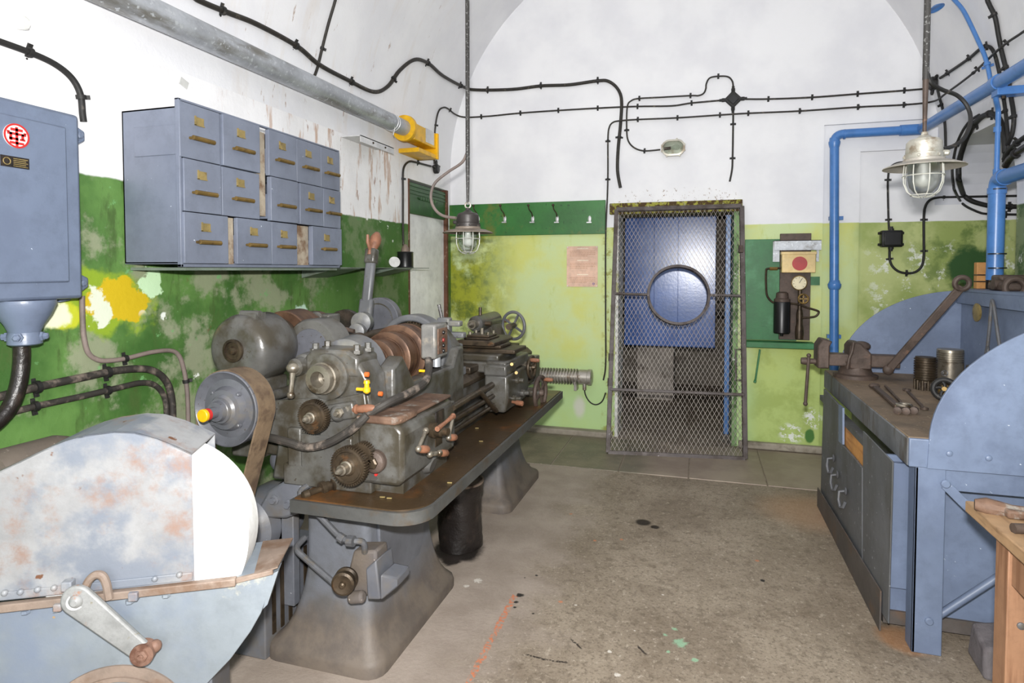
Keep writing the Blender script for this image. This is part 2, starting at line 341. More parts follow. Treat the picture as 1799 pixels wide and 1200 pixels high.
def wall_end_mat():
    t = NT('end_wall_paint'); x, y, z = t.xyz()
    w = t.mix(t.step(t.noise(2.2, 6), .35, .7), (236,236,238), (224,224,228))
    g = t.mix(t.step(t.noise(2.0, 5, .6), .40, .66), (198,214,158), (204,208,118))
    g = t.mix(t.step(t.noise(5, 6, .65, vec=t.scl((1.3, 1, .5)), off=3), .56, .74), g, (180,190,92))
    g = t.mix(t.mul(t.step(z, .95, .35), .75), g, (172,206,140))
    left = t.step(x, -1.55, -2.1)
    ol = t.mix(t.step(t.noise(5, 6, .7, off=5), .42, .62), (154,160,36), (92,108,32))
    g = t.mix(t.mul(left, t.step(t.noise(3, 6, .65, off=7), .36, .54)), g, ol)
    g = t.mix(t.mul(t.step(x, -.86, -.80), t.step(x, -.6, -.7), t.step(t.noise(10, 6, .7, off=2), .5, .6), .8), g, (140,138,40))
    right = t.step(x, 1.12, 1.28)
    gr = t.mix(t.step(t.noise(2.6, 6, .6, off=1), .4, .62), (184,194,128), (150,166,92))
    far = t.step(x, 1.35, 1.9)
    gr = t.mix(t.mul(far, t.step(t.noise(6, 6, .65, off=4), .46, .62)), gr, (108,130,64))
    gr = t.mix(t.mul(t.step(t.noise(7, 8, .75, off=9), .55, .61), t.step(x, 1.18, 1.5), t.step(z, 1.78, 1.6)), gr, (226,230,220))
    gr = t.mix(t.blob(E(1715, 470), .20, .3, .2, 7), gr, (44,84,36))
    g = t.mix(right, g, gr)
    low = t.mul(t.step(x, .35, .5), t.step(z, 1.2, .8), .7)
    g = t.mix(low, g, t.mix(t.step(t.noise(4, 6, .65, off=2), .42, .62), (182,200,110), (156,172,76)))
    for q, r in (((1390, 760), .07), ((1428, 735), .06)):
        g = t.mix(t.mul(t.blob(E(*q), r*1.6, .5, .1), t.step(t.noise(22, 5, .7), .5, .54)), g, (232,236,228))
    g = t.mix(t.blob(E(1422, 765), .06, .4, .08, sc=(1.6,1,1)), g, (70,120,50))
    g = t.mix(t.mul(t.blob(E(1018, 715), .13, .6, .1, sc=(1.8,1,1)), .9), g, (206,206,192))
    zb = t.math('ADD', z, t.math('MULTIPLY', t.math('SUBTRACT', t.noise(7, 3), .5), .012))
    c = t.mix(t.step(zb, 1.878, 1.886), g, w)
    rst = t.mul(t.blob(E(1187, 350), .62, .3, .3, 5, sc=(1,1,5.5)), t.step(t.noise(45, 6, .75), .58, .63))
    c = t.mix(rst, c, (120,88,50))
    t.bump(t.noise(16, 6, .65), .15, .01)
    return t.out(c, .65)
def vault_mat():
    t = NT('whitewashed_vault'); x, y, z = t.xyz()
    w = t.mix(t.step(t.noise(2, 6), .35, .7), (234,234,236), (222,222,226))
    reg = t.mul(t.step(x, -1.2, -1.75), t.step(y, 2.0, 2.8), t.step(y, 5.0, 4.3))
    st = t.step(t.noise(10, 6, .7, vec=t.scl((.5, 2.0, .5))), .63, .70)
    w = t.mix(t.mul(reg, st, .8), w, (158,128,106))
    w = t.mix(t.mul(reg, t.step(t.noise(4, 5, .6, vec=t.scl((.4, 2, .4)), off=6), .52, .7), .4), w, (214,204,194))
    t.bump(t.noise(14, 6, .65), .18, .012)
    return t.out(w, .7)
def wall_right_mat():
    t = NT('right_wall_paint'); x, y, z = t.xyz()
    w = t.mix(t.step(t.noise(2, 6), .35, .7), (226,227,234), (208,210,220))
    g = t.mix(t.step(t.noise(6, 6, .7), .45, .6), (120,134,96), (60,88,48))
    g = t.mix(t.step(t.noise(9, 6, .75, off=5), .56, .62), g, (210,212,204))
    return t.out(t.mix(t.step(z, 1.872, 1.884), g, w), .65)
def floor_mat():
    t = NT('worn_concrete_floor'); x, y, z = t.xyz()
    rough_n = t.noise(22, 7, .75, off=14)
    c = t.mix(t.step(t.noise(2.2, 6, .6), .34, .66), (130,117,101), (154,141,124))
    c = t.mix(t.mul(t.step(t.noise(75, 4, .7), .50, .66), .75), c, (98,86,72))
    c = t.mix(t.mul(t.step(t.noise(48, 5, .7, off=4), .58, .68), .6), c, (196,184,168))
    c = t.mix(t.mul(t.step(t.noise(5, 6, .7, off=8), .54, .68), .5), c, (112,98,82))
    c = t.mix(t.mul(t.step(rough_n, .50, .62), .5), c, (92,80,66))
    c = t.mix(t.mul(t.step(t.noise(30, 7, .75, vec=t.scl((1,.5,1)), off=17), .58, .66), .5), c, (190,178,160))
    sm = t.step(t.math('ADD', x, t.math('MULTIPLY', t.math('SUBTRACT', t.noise(3, 6, .6), .5), .8)), -.50, -.92)
    c = t.mix(t.mul(sm, .85), c, t.mix(t.step(t.noise(5, 5), .35, .65), (152,139,128), (168,155,144)))
    c = t.mix(t.mul(t.blob(onZ(1430, 900), .42, .7, .15), .55), c, (168,130,98))
    c = t.mix(t.mul(t.blob(onZ(1585, 1125), .12, .5, .1), .6), c, (160,112,70))
    c = t.mix(t.mul(t.seg(onZ(905, 1045), onZ(815, 1215), .016, .03), t.step(t.noise(60, 4), .42, .60), .75), c, (206,112,64))
    for q, r in (((1130, 918), .055), ((1150, 926), .03)): c = t.mix(t.blob(onZ(*q), r, .4, .02), c, (40,30,22))
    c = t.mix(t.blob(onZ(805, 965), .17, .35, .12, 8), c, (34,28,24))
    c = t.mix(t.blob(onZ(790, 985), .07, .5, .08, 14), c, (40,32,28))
    for q, r in (((1195, 1130), .035), ((1168, 1115), .012), ((1186, 1105), .014), ((1220, 1160), .016), ((1174, 1145), .01)):
        c = t.mix(t.mul(t.blob(onZ(*q), r, .6, r*2.2, 45), .75), c, (142,186,152))
    for q, r in (((1071, 1145), .013), ((1085, 1186), .016), ((1115, 1108), .007), ((1012, 1063), .01), ((1165, 1045), .008), ((840, 1020), .03), ((820, 1030), .02)):
        c = t.mix(t.mul(t.blob(onZ(*q), r*.8, .5, r*1.8, 60), .8), c, (216,210,200))
    for q, r in (((914, 1046), .02), ((907, 1058), .013), ((905, 1067), .011), ((937, 1078), .007), ((922, 1015), .006), ((943, 1011), .01), ((1340, 1020), .016)):
        c = t.mix(t.blob(onZ(*q), r, .5, r*1.6, 50), c, (40,36,34))
    for a, b in (((1003, 1123), (1022, 1140)), ((925, 1150), (962, 1160)), ((962, 1160), (998, 1164)), ((1120, 1135), (1135, 1150))):
        c = t.mix(t.mul(t.seg(onZ(*a), onZ(*b), .006, .012, 60), t.step(t.noise(90, 3), .40, .5)), c, (52,44,38))
    for q in ((1045, 950), (1330, 985), (1003, 903), (1092, 948), (985, 1057)): c = t.mix(t.mul(t.blob(onZ(*q), .013, .6, .02, 60), .7), c, (196,120,80))
    t.bump(t.math('ADD', t.noise(60, 6, .7), t.math('MULTIPLY', t.noise(9, 5), .6)), .3, .012)
    return t.out(c, .62)
def tile_mat():
    t = NT('dark_threshold_slabs'); x, y, z = t.xyz()
    c = t.mix(t.step(t.noise(3, 6, .6), .36, .64), (140,125,112), (160,146,130))
    c = t.mix(t.mul(t.step(x, -.25, -.5), .7), c, t.mix(t.step(t.noise(5, 6, .6, off=2), .4, .6), (92,92,76), (118,112,92)))
    c = t.mix(t.step(t.noise(60, 4, .7), .58, .7), c, (150,140,124))
    t.bump(t.noise(40, 6, .7), .2)
    return t.out(c, .5)
def curb_mat(): return paint('cement_curb', (156,148,134), .8, dirt=(120,112,98), ds=7, bump=.3)
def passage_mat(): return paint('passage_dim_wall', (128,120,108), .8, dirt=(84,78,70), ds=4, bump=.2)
# ================================================================== the room
Y0 = -2.6                                # the photograph is taken from inside the vault, which goes on behind the camera
M1, M2, M3, M4, M5, M6 = wall_left_mat(), wall_end_mat(), vault_mat(), wall_right_mat(), floor_mat(), tile_mat()
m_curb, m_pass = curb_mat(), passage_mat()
ZS = 2.418                               # springing of the vault (side walls reach a little higher than its axis)
def vz(X): return VZ + math.sqrt(max(0, VR*VR - (X - VX)**2))
# floor, slab strip, curb
put('floor', M().box(-3.2, 3.2, Y0, 9.0, -.2, 0), M5, kind='structure', sm=0)
m = M(); jx = [onZ(q, 795).x for q in (985, 1100, 1212, 1330, 1460)]
edges = [XL + .005, -1.78] + jx + [2.28]
yn = onZ(1180, 838).y
for a, b in zip(edges, edges[1:]): m.box(a + .004, b - .004, yn, YE - .09, -.02, .006)
put('trim_1', m, M6, kind='structure', bev=.003, sm=0)
dl, dr = onY(1083, 420, YE).x, onY(1297, 420, YE).x          # doorway to the passage
m = M().box(XL + .003, dl - .02, YE - .10, YE - .004, .002, .055).box(dr + .02, 2.28, YE - .06, YE - .004, .002, .06)
put('baseboard_end', m, m_curb, kind='structure', bev=.012, sm=0)
dz = onY(1180, 372, YE).z
# left wall with the narrow door recess
dy0, dy1, dtop = L(717, 340).y, L(786, 400).y, L(716, 313).z
m = M().box(XL - .35, XL, Y0, dy0, 0, ZS).box(XL - .35, XL, dy1, YE, 0, ZS).box(XL - .35, XL, dy0, dy1, dtop, ZS)
put('wall_left', m, M1, kind='structure', sm=0)
# vault
m = M(); n = 72; a0 = math.asin((ZS - VZ) / VR); R = []
for yy in (Y0, YE):
    inn = [(VX - VR*math.cos(a0 + (math.pi - 2*a0)*i/n), yy, VZ + VR*math.sin(a0 + (math.pi - 2*a0)*i/n)) for i in range(n + 1)]
    out = [(VX - (VR + .3)*math.cos(a0 + (math.pi - 2*a0)*i/n), yy, VZ + (VR + .3)*math.sin(a0 + (math.pi - 2*a0)*i/n)) for i in range(n, -1, -1)]
    R.append(inn + out)
m.rings(R); put('ceiling', m, M3, kind='structure')
# end wall: three steps of depth on the right (shallow recessed panels), doorway to the passage
x1, x2 = onY(1447, 300, YE).x, onY(1513, 300, YE).x
z1, z2 = onY(1460, 219, YE).z, onY(1530, 264, YE).z
XA = 2.3                                 # far side of the arched alcove
m = M()
m.box(XL - .1, dl, YE, YE + .35, 0, 4.75).box(dl, dr, YE, YE + .35, dz, 4.75).box(dr, x1, YE, YE + .35, 0, 4.75).box(x1, XR + .4, YE, YE + .35, z1, 4.75)
m.box(x1, x2, YE + .035, YE + .35, 0, z1); m.box(x2, XA + .1, YE + .035, YE + .35, z2, z1)
m.box(x2, XA + .1, YE + .07, YE + .35, 0, z2); m.box(XR + .4, XA + .1, YE, YE + .35, z1, 2.8)
put('wall_end', m, M2, kind='structure', sm=0)
# right wall with the arched alcove opening
ya, yb = 4.26, YE + .09; yc, zc, ra = 4.92, 1.90, .66
m = M().box(XR, XR + .5, Y0, ya, 0, ZS + .02)
arc = [(XR, yc - ra*math.cos(math.pi*i/24), zc + ra*math.sin(math.pi*i/24)) for i in range(25)]
m.prism([(XR, ya, ZS + .3), (XR, ya, zc)] + arc + [(XR, yb, zc), (XR, yb, ZS + .3)], (.55, 0, 0))
put('wall_right', m, M4, kind='structure', sm=0)
m = M().box(XA, XA + .3, ya - .3, YE + .35, 0, 2.9); put('wall_alcove', m, M4, kind='structure', sm=0)
# passage beyond the doorway
m = M().box(-1.5, -1.4, YE + .352, 8.3, 0, 2.6).box(1.3, 1.4, YE + .352, 8.3, 0, 2.6).box(-1.5, 1.4, 8.3, 8.4, 0, 2.6)
put('wall_passage', m, m_pass, kind='structure', sm=0)
put('ceiling_passage', M().box(-1.5, 1.4, YE + .352, 8.4, 2.6, 2.7), m_pass, kind='structure', sm=0)
# doorway lining: mossy lintel, flaking jambs
zl0, zl1 = onY(1187, 374, YE - .03).z, onY(1187, 354, YE - .03).z
put('trim_2', M().box(onY(1072, 360, YE).x, onY(1304, 360, YE).x, YE - .045, YE + .3, zl0, zl1), m_moss, kind='structure', sm=0, bev=.006)
put('trim_3', M().box(dl - .006, dl + .02, YE - .006, YE + .34, .0, zl0), m_jambw, kind='structure', sm=0)
put('trim_4', M().box(dr - .035, dr + .006, YE - .006, YE + .34, .0, zl0), m_jambg, kind='structure', sm=0)
# narrow door in the left wall: green header board, white leaf, rusty edges
dh = L(722, 374).z
t = thing('door_1', None, None, (XL - .1, (dy0 + dy1)/2, 0)); t['kind'] = 'structure'
put('header_board', M().box(XL - .05, XL - .012, dy0 + .02, dy1 - .02, dh, dtop - .02), m_greend, t, bev=.004)
m = M()
for k, zz in enumerate((dtop - .05, dtop - .085, dtop - .115)): m.box(XL - .014, XL - .004, dy0 + .025, dy1 - .03, zz, zz + .012)
put('header_moulding', m, m_greend, t)
a, b = L(736, 346), L(770, 357)
m = M().box(XL - .014, XL - .002, a.y, b.y, b.z, a.z)
for k in range(7): m.box(XL - .003, XL + .002, a.y + .03 + k*(b.y-a.y-.06)/7, a.y + .03 + (k+.6)*(b.y-a.y-.06)/7, b.z + .02, a.z - .02)
put('header_plate', m, m_greend, t)
put('door_panel', M().box(XL - .06, XL - .03, dy0 + .02, dy1 - .02, .02, dh - .002), m_doorw, t)
m = M().box(XL - .10, XL + .004, dy0 - .004, dy0 + .022, 0, dtop).box(XL - .10, XL + .004, dy1 - .022, dy1 + .012, 0, dtop)
put('door_frame', m, m_rustjamb, t)
put('door_back', M().box(XL - .30, XL - .12, dy0, dy1, 0, dtop), m_rustjamb, t)

# ================================================================== cables, clips, junction boxes
def cable(name, label, pts, r, mat, clips=(), proj=S, cat='cable', group=None, off=None, n=6, clipmat=None):
    o = r if off is None else off
    P = [proj(q[0], q[1], o) for q in cr(pts, n)]
    c = put(name, M().tube(P, r, 8), mat, label=label, cat=cat, group=group or {'wall_conduit': 'dusty conduits on the green wall', 'bundle_cable': 'cable bundle at the right edge'}.get(name, 'cables clipped to the walls and vault'), sm=60)
    for q in clips:
        p = proj(q[0], q[1], o); i = min(range(len(P)), key=lambda k: (V(P[k]) - p).length)
        d = (V(P[min(len(P)-1, i+1)]) - V(P[max(0, i-1)])).normalized(); pp = V(P[i])
        nrm = (proj(q[0], q[1], o + .05) - proj(q[0], q[1], o)).normalized()
        nrm = (nrm - d*nrm.dot(d)).normalized(); s = d.cross(nrm).normalized()
        mm = M().rev(pp - d*.008, d, [(0, r*1.5), (.016, r*1.5)], 10)
        mm.ob(pp - nrm*(o - .003) , d*.008, s*(r*1.5 + .012), nrm*.004)
        mm.bolt(pp + s*(r*1.5 + .007) - nrm*o, nrm, .004, .01)
        put('cable_clip', mm, clipmat or m_black, c, sm=40)
    return c
cable('power_cable', 'thickest black cable waving along the left vault and dropping beside the gate top',
      [(60,-190),(200,-92),(330,-12),(352,2),(400,22),(450,42),(520,80),(560,113),(610,140),(655,161),(681,152),(702,124),(728,105),(752,111),(778,133),(815,153),(838,158),(900,157),(950,151),(1000,149),(1050,142),(1069,143),(1085,156),(1092,177),(1090,220),(1086,262),(1085,300),(1090,330)], .0145, m_cable,
      [(395,15),(517,78),(617,141),(690,138),(753,112),(808,150),(856,158),(950,151),(1050,142),(1088,242)])
cable('ceiling_cable', 'thin black cable coming straight down the left vault behind the galvanised pipe',
      [(670,-420),(640,-230),(612,-90),(592,-10),(577,42),(566,85),(558,118),(552,135)], .009, m_cable, [(566,83)])
cable('wall_cable', 'black cable looping up from the left corner box and running across to the diamond box',
      [(763,288),(763,250),(766,215),(771,195),(779,189),(787,191),(800,201),(818,206),(860,204),(900,200),(950,196),(1050,190),(1120,187),(1180,186),(1215,181),(1270,176)], .0075, m_cable,
      [(790,193),(765,222),(843,204),(911,199),(980,195),(1051,190),(1123,187),(1215,181)])
cable('wall_cable', 'upper black cable from the diamond box to the right hanging rod',
      [(1305,174),(1350,174),(1427,171),(1507,165),(1589,159),(1636,155)], .0075, m_cable, [(1350,174),(1427,171),(1507,165),(1589,159)])
cable('lamp_cable', 'black cable with a square hump above the diamond box, ending at the oval bulkhead lamp',
      [(1288,158),(1287,144),(1279,135),(1262,134),(1247,137),(1241,147),(1240,156),(1236,164),(1227,168),(1213,168),(1160,171),(1123,173),(1109,177),(1102,188),(1101,228),(1104,248),(1115,260),(1132,265),(1160,263)], .007, m_cable, off=.022, clips=
      [(1263,134),(1213,168),(1123,173),(1102,228),(1132,265)])
cable('drop_cable', 'short black cable hanging below the diamond box and stopping above the gate',
      [(1288,188),(1288,218),(1287,278),(1286,298),(1282,319)], .0075, m_cable, [(1288,218),(1287,278)])
cable('heater_cable', 'lowest long black cable across the end wall, turning down left of the gate',
      [(2100,-160),(1960,-60),(1870,5),(1799,55),(1760,82),(1710,128),(1662,164),(1640,178),(1590,184),(1509,188),(1406,195),(1315,199),(1265,202),(1190,207),(1120,210),(1092,212),(1077,215),(1070,225),(1068,247),(1068,300),(1067,345),(1064,420),(1064,560),(1064,640),(1060,668)], .0072, m_cable, off=.034, clips=
      [(1120,210),(1190,207),(1265,202),(1315,199),(1406,195),(1509,188),(1592,184),(1068,247),(1710,128),(1758,84),(1067,314)])
cable('heater_lead', 'short black lead sagging from the finned heater towards the gate',
      [(1027,674),(1028,692),(1036,706),(1047,711),(1058,705),(1064,690)], .006, m_black, proj=E)
cable('right_wall_cable', 'black cable rising from the right corner box and bending down behind the blue conduit',
      [(1652,137),(1664,129),(1702,103),(1722,86),(1735,81),(1746,92),(1755,125),(1762,165),(1768,210),(1771,250),(1768,280)], .010, m_black,
      [(1664,129),(1702,102),(1731,80),(1769,195)])
cable('right_wall_cable', 'thick black cable falling from the vault crossing behind the sloping blue pipe',
      [(1690,-330),(1705,-200),(1722,-80),(1733,-8),(1738,8),(1748,30),(1754,62),(1760,92),(1768,125),(1776,170),(1781,205),(1778,235),(1768,260),(1764,285)], .012, m_black,
      [(1746,26),(1766,120),(1780,205)])
cable('wall_cable', 'short black cable dropping from the right corner box behind the right lamp',
      [(1646,152),(1650,170),(1656,192),(1660,220),(1661,250),(1661,262)], .009, m_black, [(1654,185)])
# alcove cables: along the arch, then on the end wall behind the thick blue pipe
def AL(x, y, o=0): return onX(x, y, XR - o)
def EA(x, y, o=0): return onY(x, y, YE + .07 - o)
def arch_run(label, up, low, r, clips_up, clips_low):
    P = [AL(q[0], q[1], r) for q in cr(up, 6)] + [EA(q[0], q[1], r) for q in cr(low, 6)][:]
    P = [V(p) for p in cr(P[::3] + [P[-1]], 5)]
    c = put('arch_cable', M().tube(P, r, 8), m_black, label=label, cat='cable', sm=60, group='cables clipped to the walls and vault')
    for q, pr, nr in [(q, AL, (-1,0,0)) for q in clips_up] + [(q, EA, (0,-1,0)) for q in clips_low]:
        p = pr(q[0], q[1], r); k = min(range(len(P)), key=lambda n: (P[n]-p).length); d = (P[min(len(P)-1,k+1)] - P[max(0,k-1)]).normalized()
        s_ = d.cross(V(nr)).normalized(); put('cable_clip', M().rev(P[k]-d*.01, d, [(0,r*1.35),(.02,r*1.35)], 10).ob(P[k]-V(nr)*(r-.004), d*.01, s_*(r*1.35+.014), V(nr)*.004), m_black, c)
arch_run('thickest black cable round the alcove arch, then curving right along the end wall',
      [(1766,268),(1765,245),(1760,222),(1752,206),(1740,200),(1724,206),(1709,222),(1697,245),(1688,272),(1684,296),(1685,318)], [(1690,338),(1699,348),(1712,355),(1735,361),(1760,363),(1792,363)], .018, [(1712,219),(1738,200)], [(1776,363)])
arch_run('thinner black cable beside the thick one on the alcove arch, lowest at the right',
      [(1720,202),(1706,211),(1693,227),(1682,250),(1676,275),(1673,296),(1674,318),(1677,334)], [(1684,349),(1695,361),(1715,371),(1735,376),(1792,377)], .009, [(1681,254)], [(1764,377)])
cable('bundle_cable', 'upper of two thick black cables leaving the picture at the right above the pipe elbow', [(1764,280),(1771,266),(1783,254),(1799,242),(1850,207),(1950,138),(2100,30)], .014, m_black, [(1786,251)])
cable('bundle_cable', 'lower of two thick black cables leaving the picture at the right above the pipe elbow', [(1766,292),(1774,279),(1785,270),(1799,260),(1850,226),(1950,160),(2100,60)], .019, m_tar, [(1784,271)])
cable('socket_cable', 'black cable from behind the right lamp down to the square black box',
      [(1600,285),(1578,286),(1564,295),(1560,316),(1560,345),(1561,386),(1562,404)], .008, m_black, [(1560,316),(1561,386)], proj=EA)
cable('socket_cable', 'black cable looping in a U under the square black box and off to the right',
      [(1563,435),(1563,455),(1568,468),(1579,477),(1593,480),(1608,478),(1619,468),(1623,450),(1623,420),(1623,386),(1625,365),(1633,352),(1648,347),(1680,346),(1792,344)], .0095, m_black,
      [(1563,455),(1592,480),(1624,441),(1623,386),(1660,347)], proj=EA)
cable('junction_cable', 'black cable arching from the corner box down to the black can on the shelf',
      [(757,292),(745,289),(730,285),(719,284),(711,291),(708,305),(708,340),(708,400),(709,432)], .009, m_cable, [(735,286),(708,312)], proj=L)
cable('box_feed_cable', 'thick black cable bending down into the left electrical box',
      [(-20,66),(0,73),(52,92),(95,112),(125,136),(141,165),(145,200),(147,214)], .012, m_black, [(54,92),(141,168)], proj=L)
cable('wall_conduit', 'upper of two dusty black conduits bent along the green left wall',
      [(-20,702),(10,694),(65,680),(150,662),(205,651),(250,648),(275,654),(292,670),(300,692),(303,720),(303,760)], .0155, m_dusty, [(65,679),(187,655)], proj=L, group=None)
cable('wall_conduit', 'lower of two dusty black conduits bent along the green left wall',
      [(-20,738),(20,725),(62,714),(150,695),(205,682),(245,673),(268,675),(283,687),(291,705),(293,730),(293,760)], .0125, m_dusty, [(62,713),(185,690)], proj=L)
cable('grey_cable', 'slim grey cable dropping from the left electrical box and curling along the green wall',
      [(144,520),(145,560),(147,590),(154,618),(167,630),(185,634),(220,630),(265,619),(300,616),(315,626),(323,650),(328,680),(330,710),(331,760)], .010, m_greycab, [(220,628),(329,668)], proj=L)
cable('armoured_cable', 'fat black cable leaving the cast gland under the left electrical box',
      [(36,596),(38,615),(37,645),(31,680),(19,712),(-2,738),(-30,762)], .026, m_tar, proj=lambda x, y, o: L(x, y, .07), n=8)
def junction_diamond(px, py, r):
    c = E(px, py, .02); m = M()
    m.prism([c + V((r,0,0)), c + V((0,0,r)), c + V((-r,0,0)), c + V((0,0,-r))], (0, .03, 0))
    t = thing('junction_box', 'black diamond shaped junction box above the gate where four cables meet', 'junction box', E(px, py), 'black junction boxes')
    put('box_body', m, m_black, t, bev=.006)
    m = M()
    m.prism([c + V((r*.6,-.008,0)), c + V((0,-.008,r*.6)), c + V((-r*.6,-.008,0)), c + V((0,-.008,-r*.6))], (0, .01, 0)); put('box_lid', m, m_blackp, t, bev=.003)
    for d in ((1,0,0),(-1,0,0),(0,0,1),(0,0,-1)):
        d = V(d); put('cable_gland', M().rev(c + V((0,.012,0)) + d*r*.86, d, [(0,.016),(.025,.016),(.025,.012),(.045,.011)], 10), m_black, t)
junction_diamond(1288, 174, .075)
def junction_round(x, y, label, proj, nrm, r, glands):
    c = proj(x, y, .0); nrm = V(nrm)
    t = thing('junction_box', label, 'junction box', c, 'black junction boxes')
    put('box_body', M().rev(c + nrm*.004, nrm, [(0,r),(.03,r),(.034,r*.92)], 18), m_black, t)
    put('box_lid', M().rev(c + nrm*.034, nrm, [(0,r*.8),(.008,r*.78),(.012,r*.3)], 18), m_blackp, t)
    for g in glands:
        g = V(g).normalized(); put('cable_gland', M().rev(c + nrm*.02 + g*r*.9, g, [(0,.013),(.03,.013),(.03,.010),(.04,.009)], 8), m_black, t)
junction_round(763, 297, 'small round black junction box in the upper left corner', L, (1,0,0), .042, ((0,0,1),(0,-1,.15),(0,.6,.3)))
junction_round(1645, 146, 'small black junction box behind the right hanging rod', S, (-1,0,0), .05, ((0,-1,.5),(0,.3,-1),(0,1,0)))
c = EA(1563, 420)
t = thing('socket_box', 'square black box with a U shaped cable on the pale green end wall', 'junction box', c)
put('box_body', M().box(c.x-.075, c.x+.075, c.y-.075, c.y-.002, c.z-.066, c.z+.066), m_blackp, t, bev=.01)
put('box_lid', M().box(c.x-.062, c.x+.062, c.y-.088, c.y-.074, c.z-.054, c.z+.054), m_blackp, t, bev=.006)
for sx in (-1,1):
    for sz in (-1,1): put('lug', M().cyl((c.x+sx*.078, c.y-.03, c.z+sz*.045), (c.x+sx*.09, c.y-.03, c.z+sz*.045), .011, n=10), m_black, t)
for sz in (-1,1): put('cable_gland', M().rev((c.x+.002, c.y-.03, c.z+sz*.064), (0,0,sz), [(0,.02),(.018,.02),(.018,.014),(.034,.013)], 12), m_black, t)
# ================================================================== left wall
# ---- electrical box
bx, by1 = -2.17, 1.69
zt, zb_ = onX(147, 205, bx).z, onX(147, 524, bx).z
by0 = .95
t = thing('electrical_box', 'large blue-grey enamelled switch box with a red round badge on the left wall', 'electrical box', (XL, (by0+by1)/2, zb_))
put('box_body', M().box(XL+.006, bx-.03, by0+.01, by1-.012, zb_+.012, zt-.012), m_boxblue, t, bev=.012)
m = M().box(bx-.03, bx, by0, by1, zb_, zt); put('cover', m, m_boxblue, t, bev=.012)
put('cover_panel', M().box(bx-.004, bx+.009, by0+.03, by1-.055, zb_+.06, zt-.055), m_boxblue, t, bev=.006)
for zz in (onX(165, 245, -2.27).z, onX(165, 497, -2.27).z):
    m = M().prism([(-2.285, by1-.02, zz-.07), (-2.285, by1+.02, zz-.065), (-2.285, by1+.095, zz-.015), (-2.285, by1+.095, zz+.02), (-2.285, by1-.02, zz+.075)], (.022, 0, 0))
    e = put('mounting_ear', m, m_boxblue, t, bev=.006)
    put('ear_bolt', M().bolt((-2.262, by1+.065, zz), (1,0,0), .013, .014), m_boxblue, e)
put('red_button', M().cyl((bx-.06, by1-.012, 1.5+.105), (bx-.06, by1+.012, 1.5+.105), .010, n=12), m_red, t)
bc = onX(28, 239, bx+.009); f = lambda y, z: V((bx+.0095, bc.y + y, bc.z + z))
bd = put('badge', M().rev(f(0,0), (1,0,0), [(0,.040),(.003,.040)], 40), m_white, t)
put('badge_ring', M().ringplate(f(0,0)+V((.0032,0,0)), (1,0,0), .040, .034, .001, 44), m_red, bd)
m = M()
for (y0,y1,z0,z1) in ((-.022,.022,.022,.031),(-.034,.034,.004,.012),(-.005,.005,-.036,.028),(-.030,-.020,-.018,.008),(.020,.030,-.010,.008),(-.030,.004,-.018,-.010),(-.026,.026,-.036,-.028),(.014,.034,-.018,-.011),(-.040,-.03,.012,.018),(.03,.04,.012,.018)):
    m.box(bx+.0122, bx+.0135, bc.y+(y0+y1)*.37-abs(y1-y0)*.43, bc.y+(y0+y1)*.37+abs(y1-y0)*.43, bc.z+(z0+z1)*.37-abs(z1-z0)*.5, bc.z+(z0+z1)*.37+abs(z1-z0)*.5)
put('badge_emblem', m, m_red, bd)
pc = onX(26, 285, bx+.009)
pl = put('nameplate', M().box(bx+.009, bx+.0115, pc.y-.044, pc.y+.044, pc.z-.018, pc.z+.018), m_tar, t)
m = M().torus((bx+.012, pc.y-.026, pc.z), (1,0,0), .011, .0016, 20, 5)
for k in range(5): m.box(bx+.0113, bx+.0125, pc.y-.006, pc.y+.039-.006*(k%2), pc.z+.010-k*.006, pc.z+.0125-k*.006)
put('nameplate_lines', m, m_brassl, pl)
# cast cable gland hanging under the box
g0 = V((XL+.085, onX(42, 535, XL+.085).y, zb_))
k = .0021
gl = put('cable_gland', M().rev(g0, (0,0,-1), [(0,.092),(.012,.094),(.05,.078),(.085,.056),(.11,.046),(.125,.05),(.15,.05),(.155,.042)], 28), m_boxblue, t)
for a in range(4): put('gland_bolt', M().bolt(g0 + V((.052*math.cos(a*1.57+.6), .052*math.sin(a*1.57+.6), -.125)), (math.cos(a*1.57+.6), math.sin(a*1.57+.6), 0), .012, .014), m_boxblue, gl)
# white stub and chips on the wall
c = L(24, 38); put('wall_stub', M().rev(c - V((.01,0,0)), (1,.25,-.1), [(0,.024),(.05,.024),(.055,.018)], 8), m_white, label='small white painted stub sticking out of the upper left wall', cat='wall plug')
c = L(322, 146); put('wall_plate', M().ob(c, (.006,0,0), (0,.022,-.008), (0,.006,.016)), m_white, label='tiny white plate on the wall above the drawer cabinet', cat='wall plate')
# ---- drawer cabinet
fx = -2.0
A = onX(313, 171, fx); B = onX(598, 470, fx); cy0, cy1 = A.y, B.y; ct, cb = A.z, onX(318, 469, fx).z
t = thing('drawer_cabinet', 'wall-hung grey-blue metal cabinet with small brass-handled drawers, some missing', 'cabinet', (XL, (cy0+cy1)/2, cb))
m = M().box(XL+.004, fx-.02, cy0+.01, cy0+.016, cb+.015, ct-.03).box(XL+.004, fx-.02, cy1-.016, cy1-.01, cb+.015, ct-.03)
m.box(XL+.004, fx-.02, cy0+.01, cy1-.01, ct-.036, ct-.03).box(XL+.004, fx-.02, cy0+.01, cy1-.01, cb+.012, cb+.02).box(XL+.004, XL+.01, cy0+.01, cy1-.01, cb+.015, ct-.03)
put('cabinet_shell', m, m_drawer, t)
m = M().box(fx-.02, fx, cy0, cy0+.012, cb, ct).box(fx-.02, fx, cy1-.01, cy1, cb, ct).box(fx-.02, fx, cy0, cy1, cb, cb+.012).box(fx-.02, fx, cy0, cy1, ct-.008, ct)
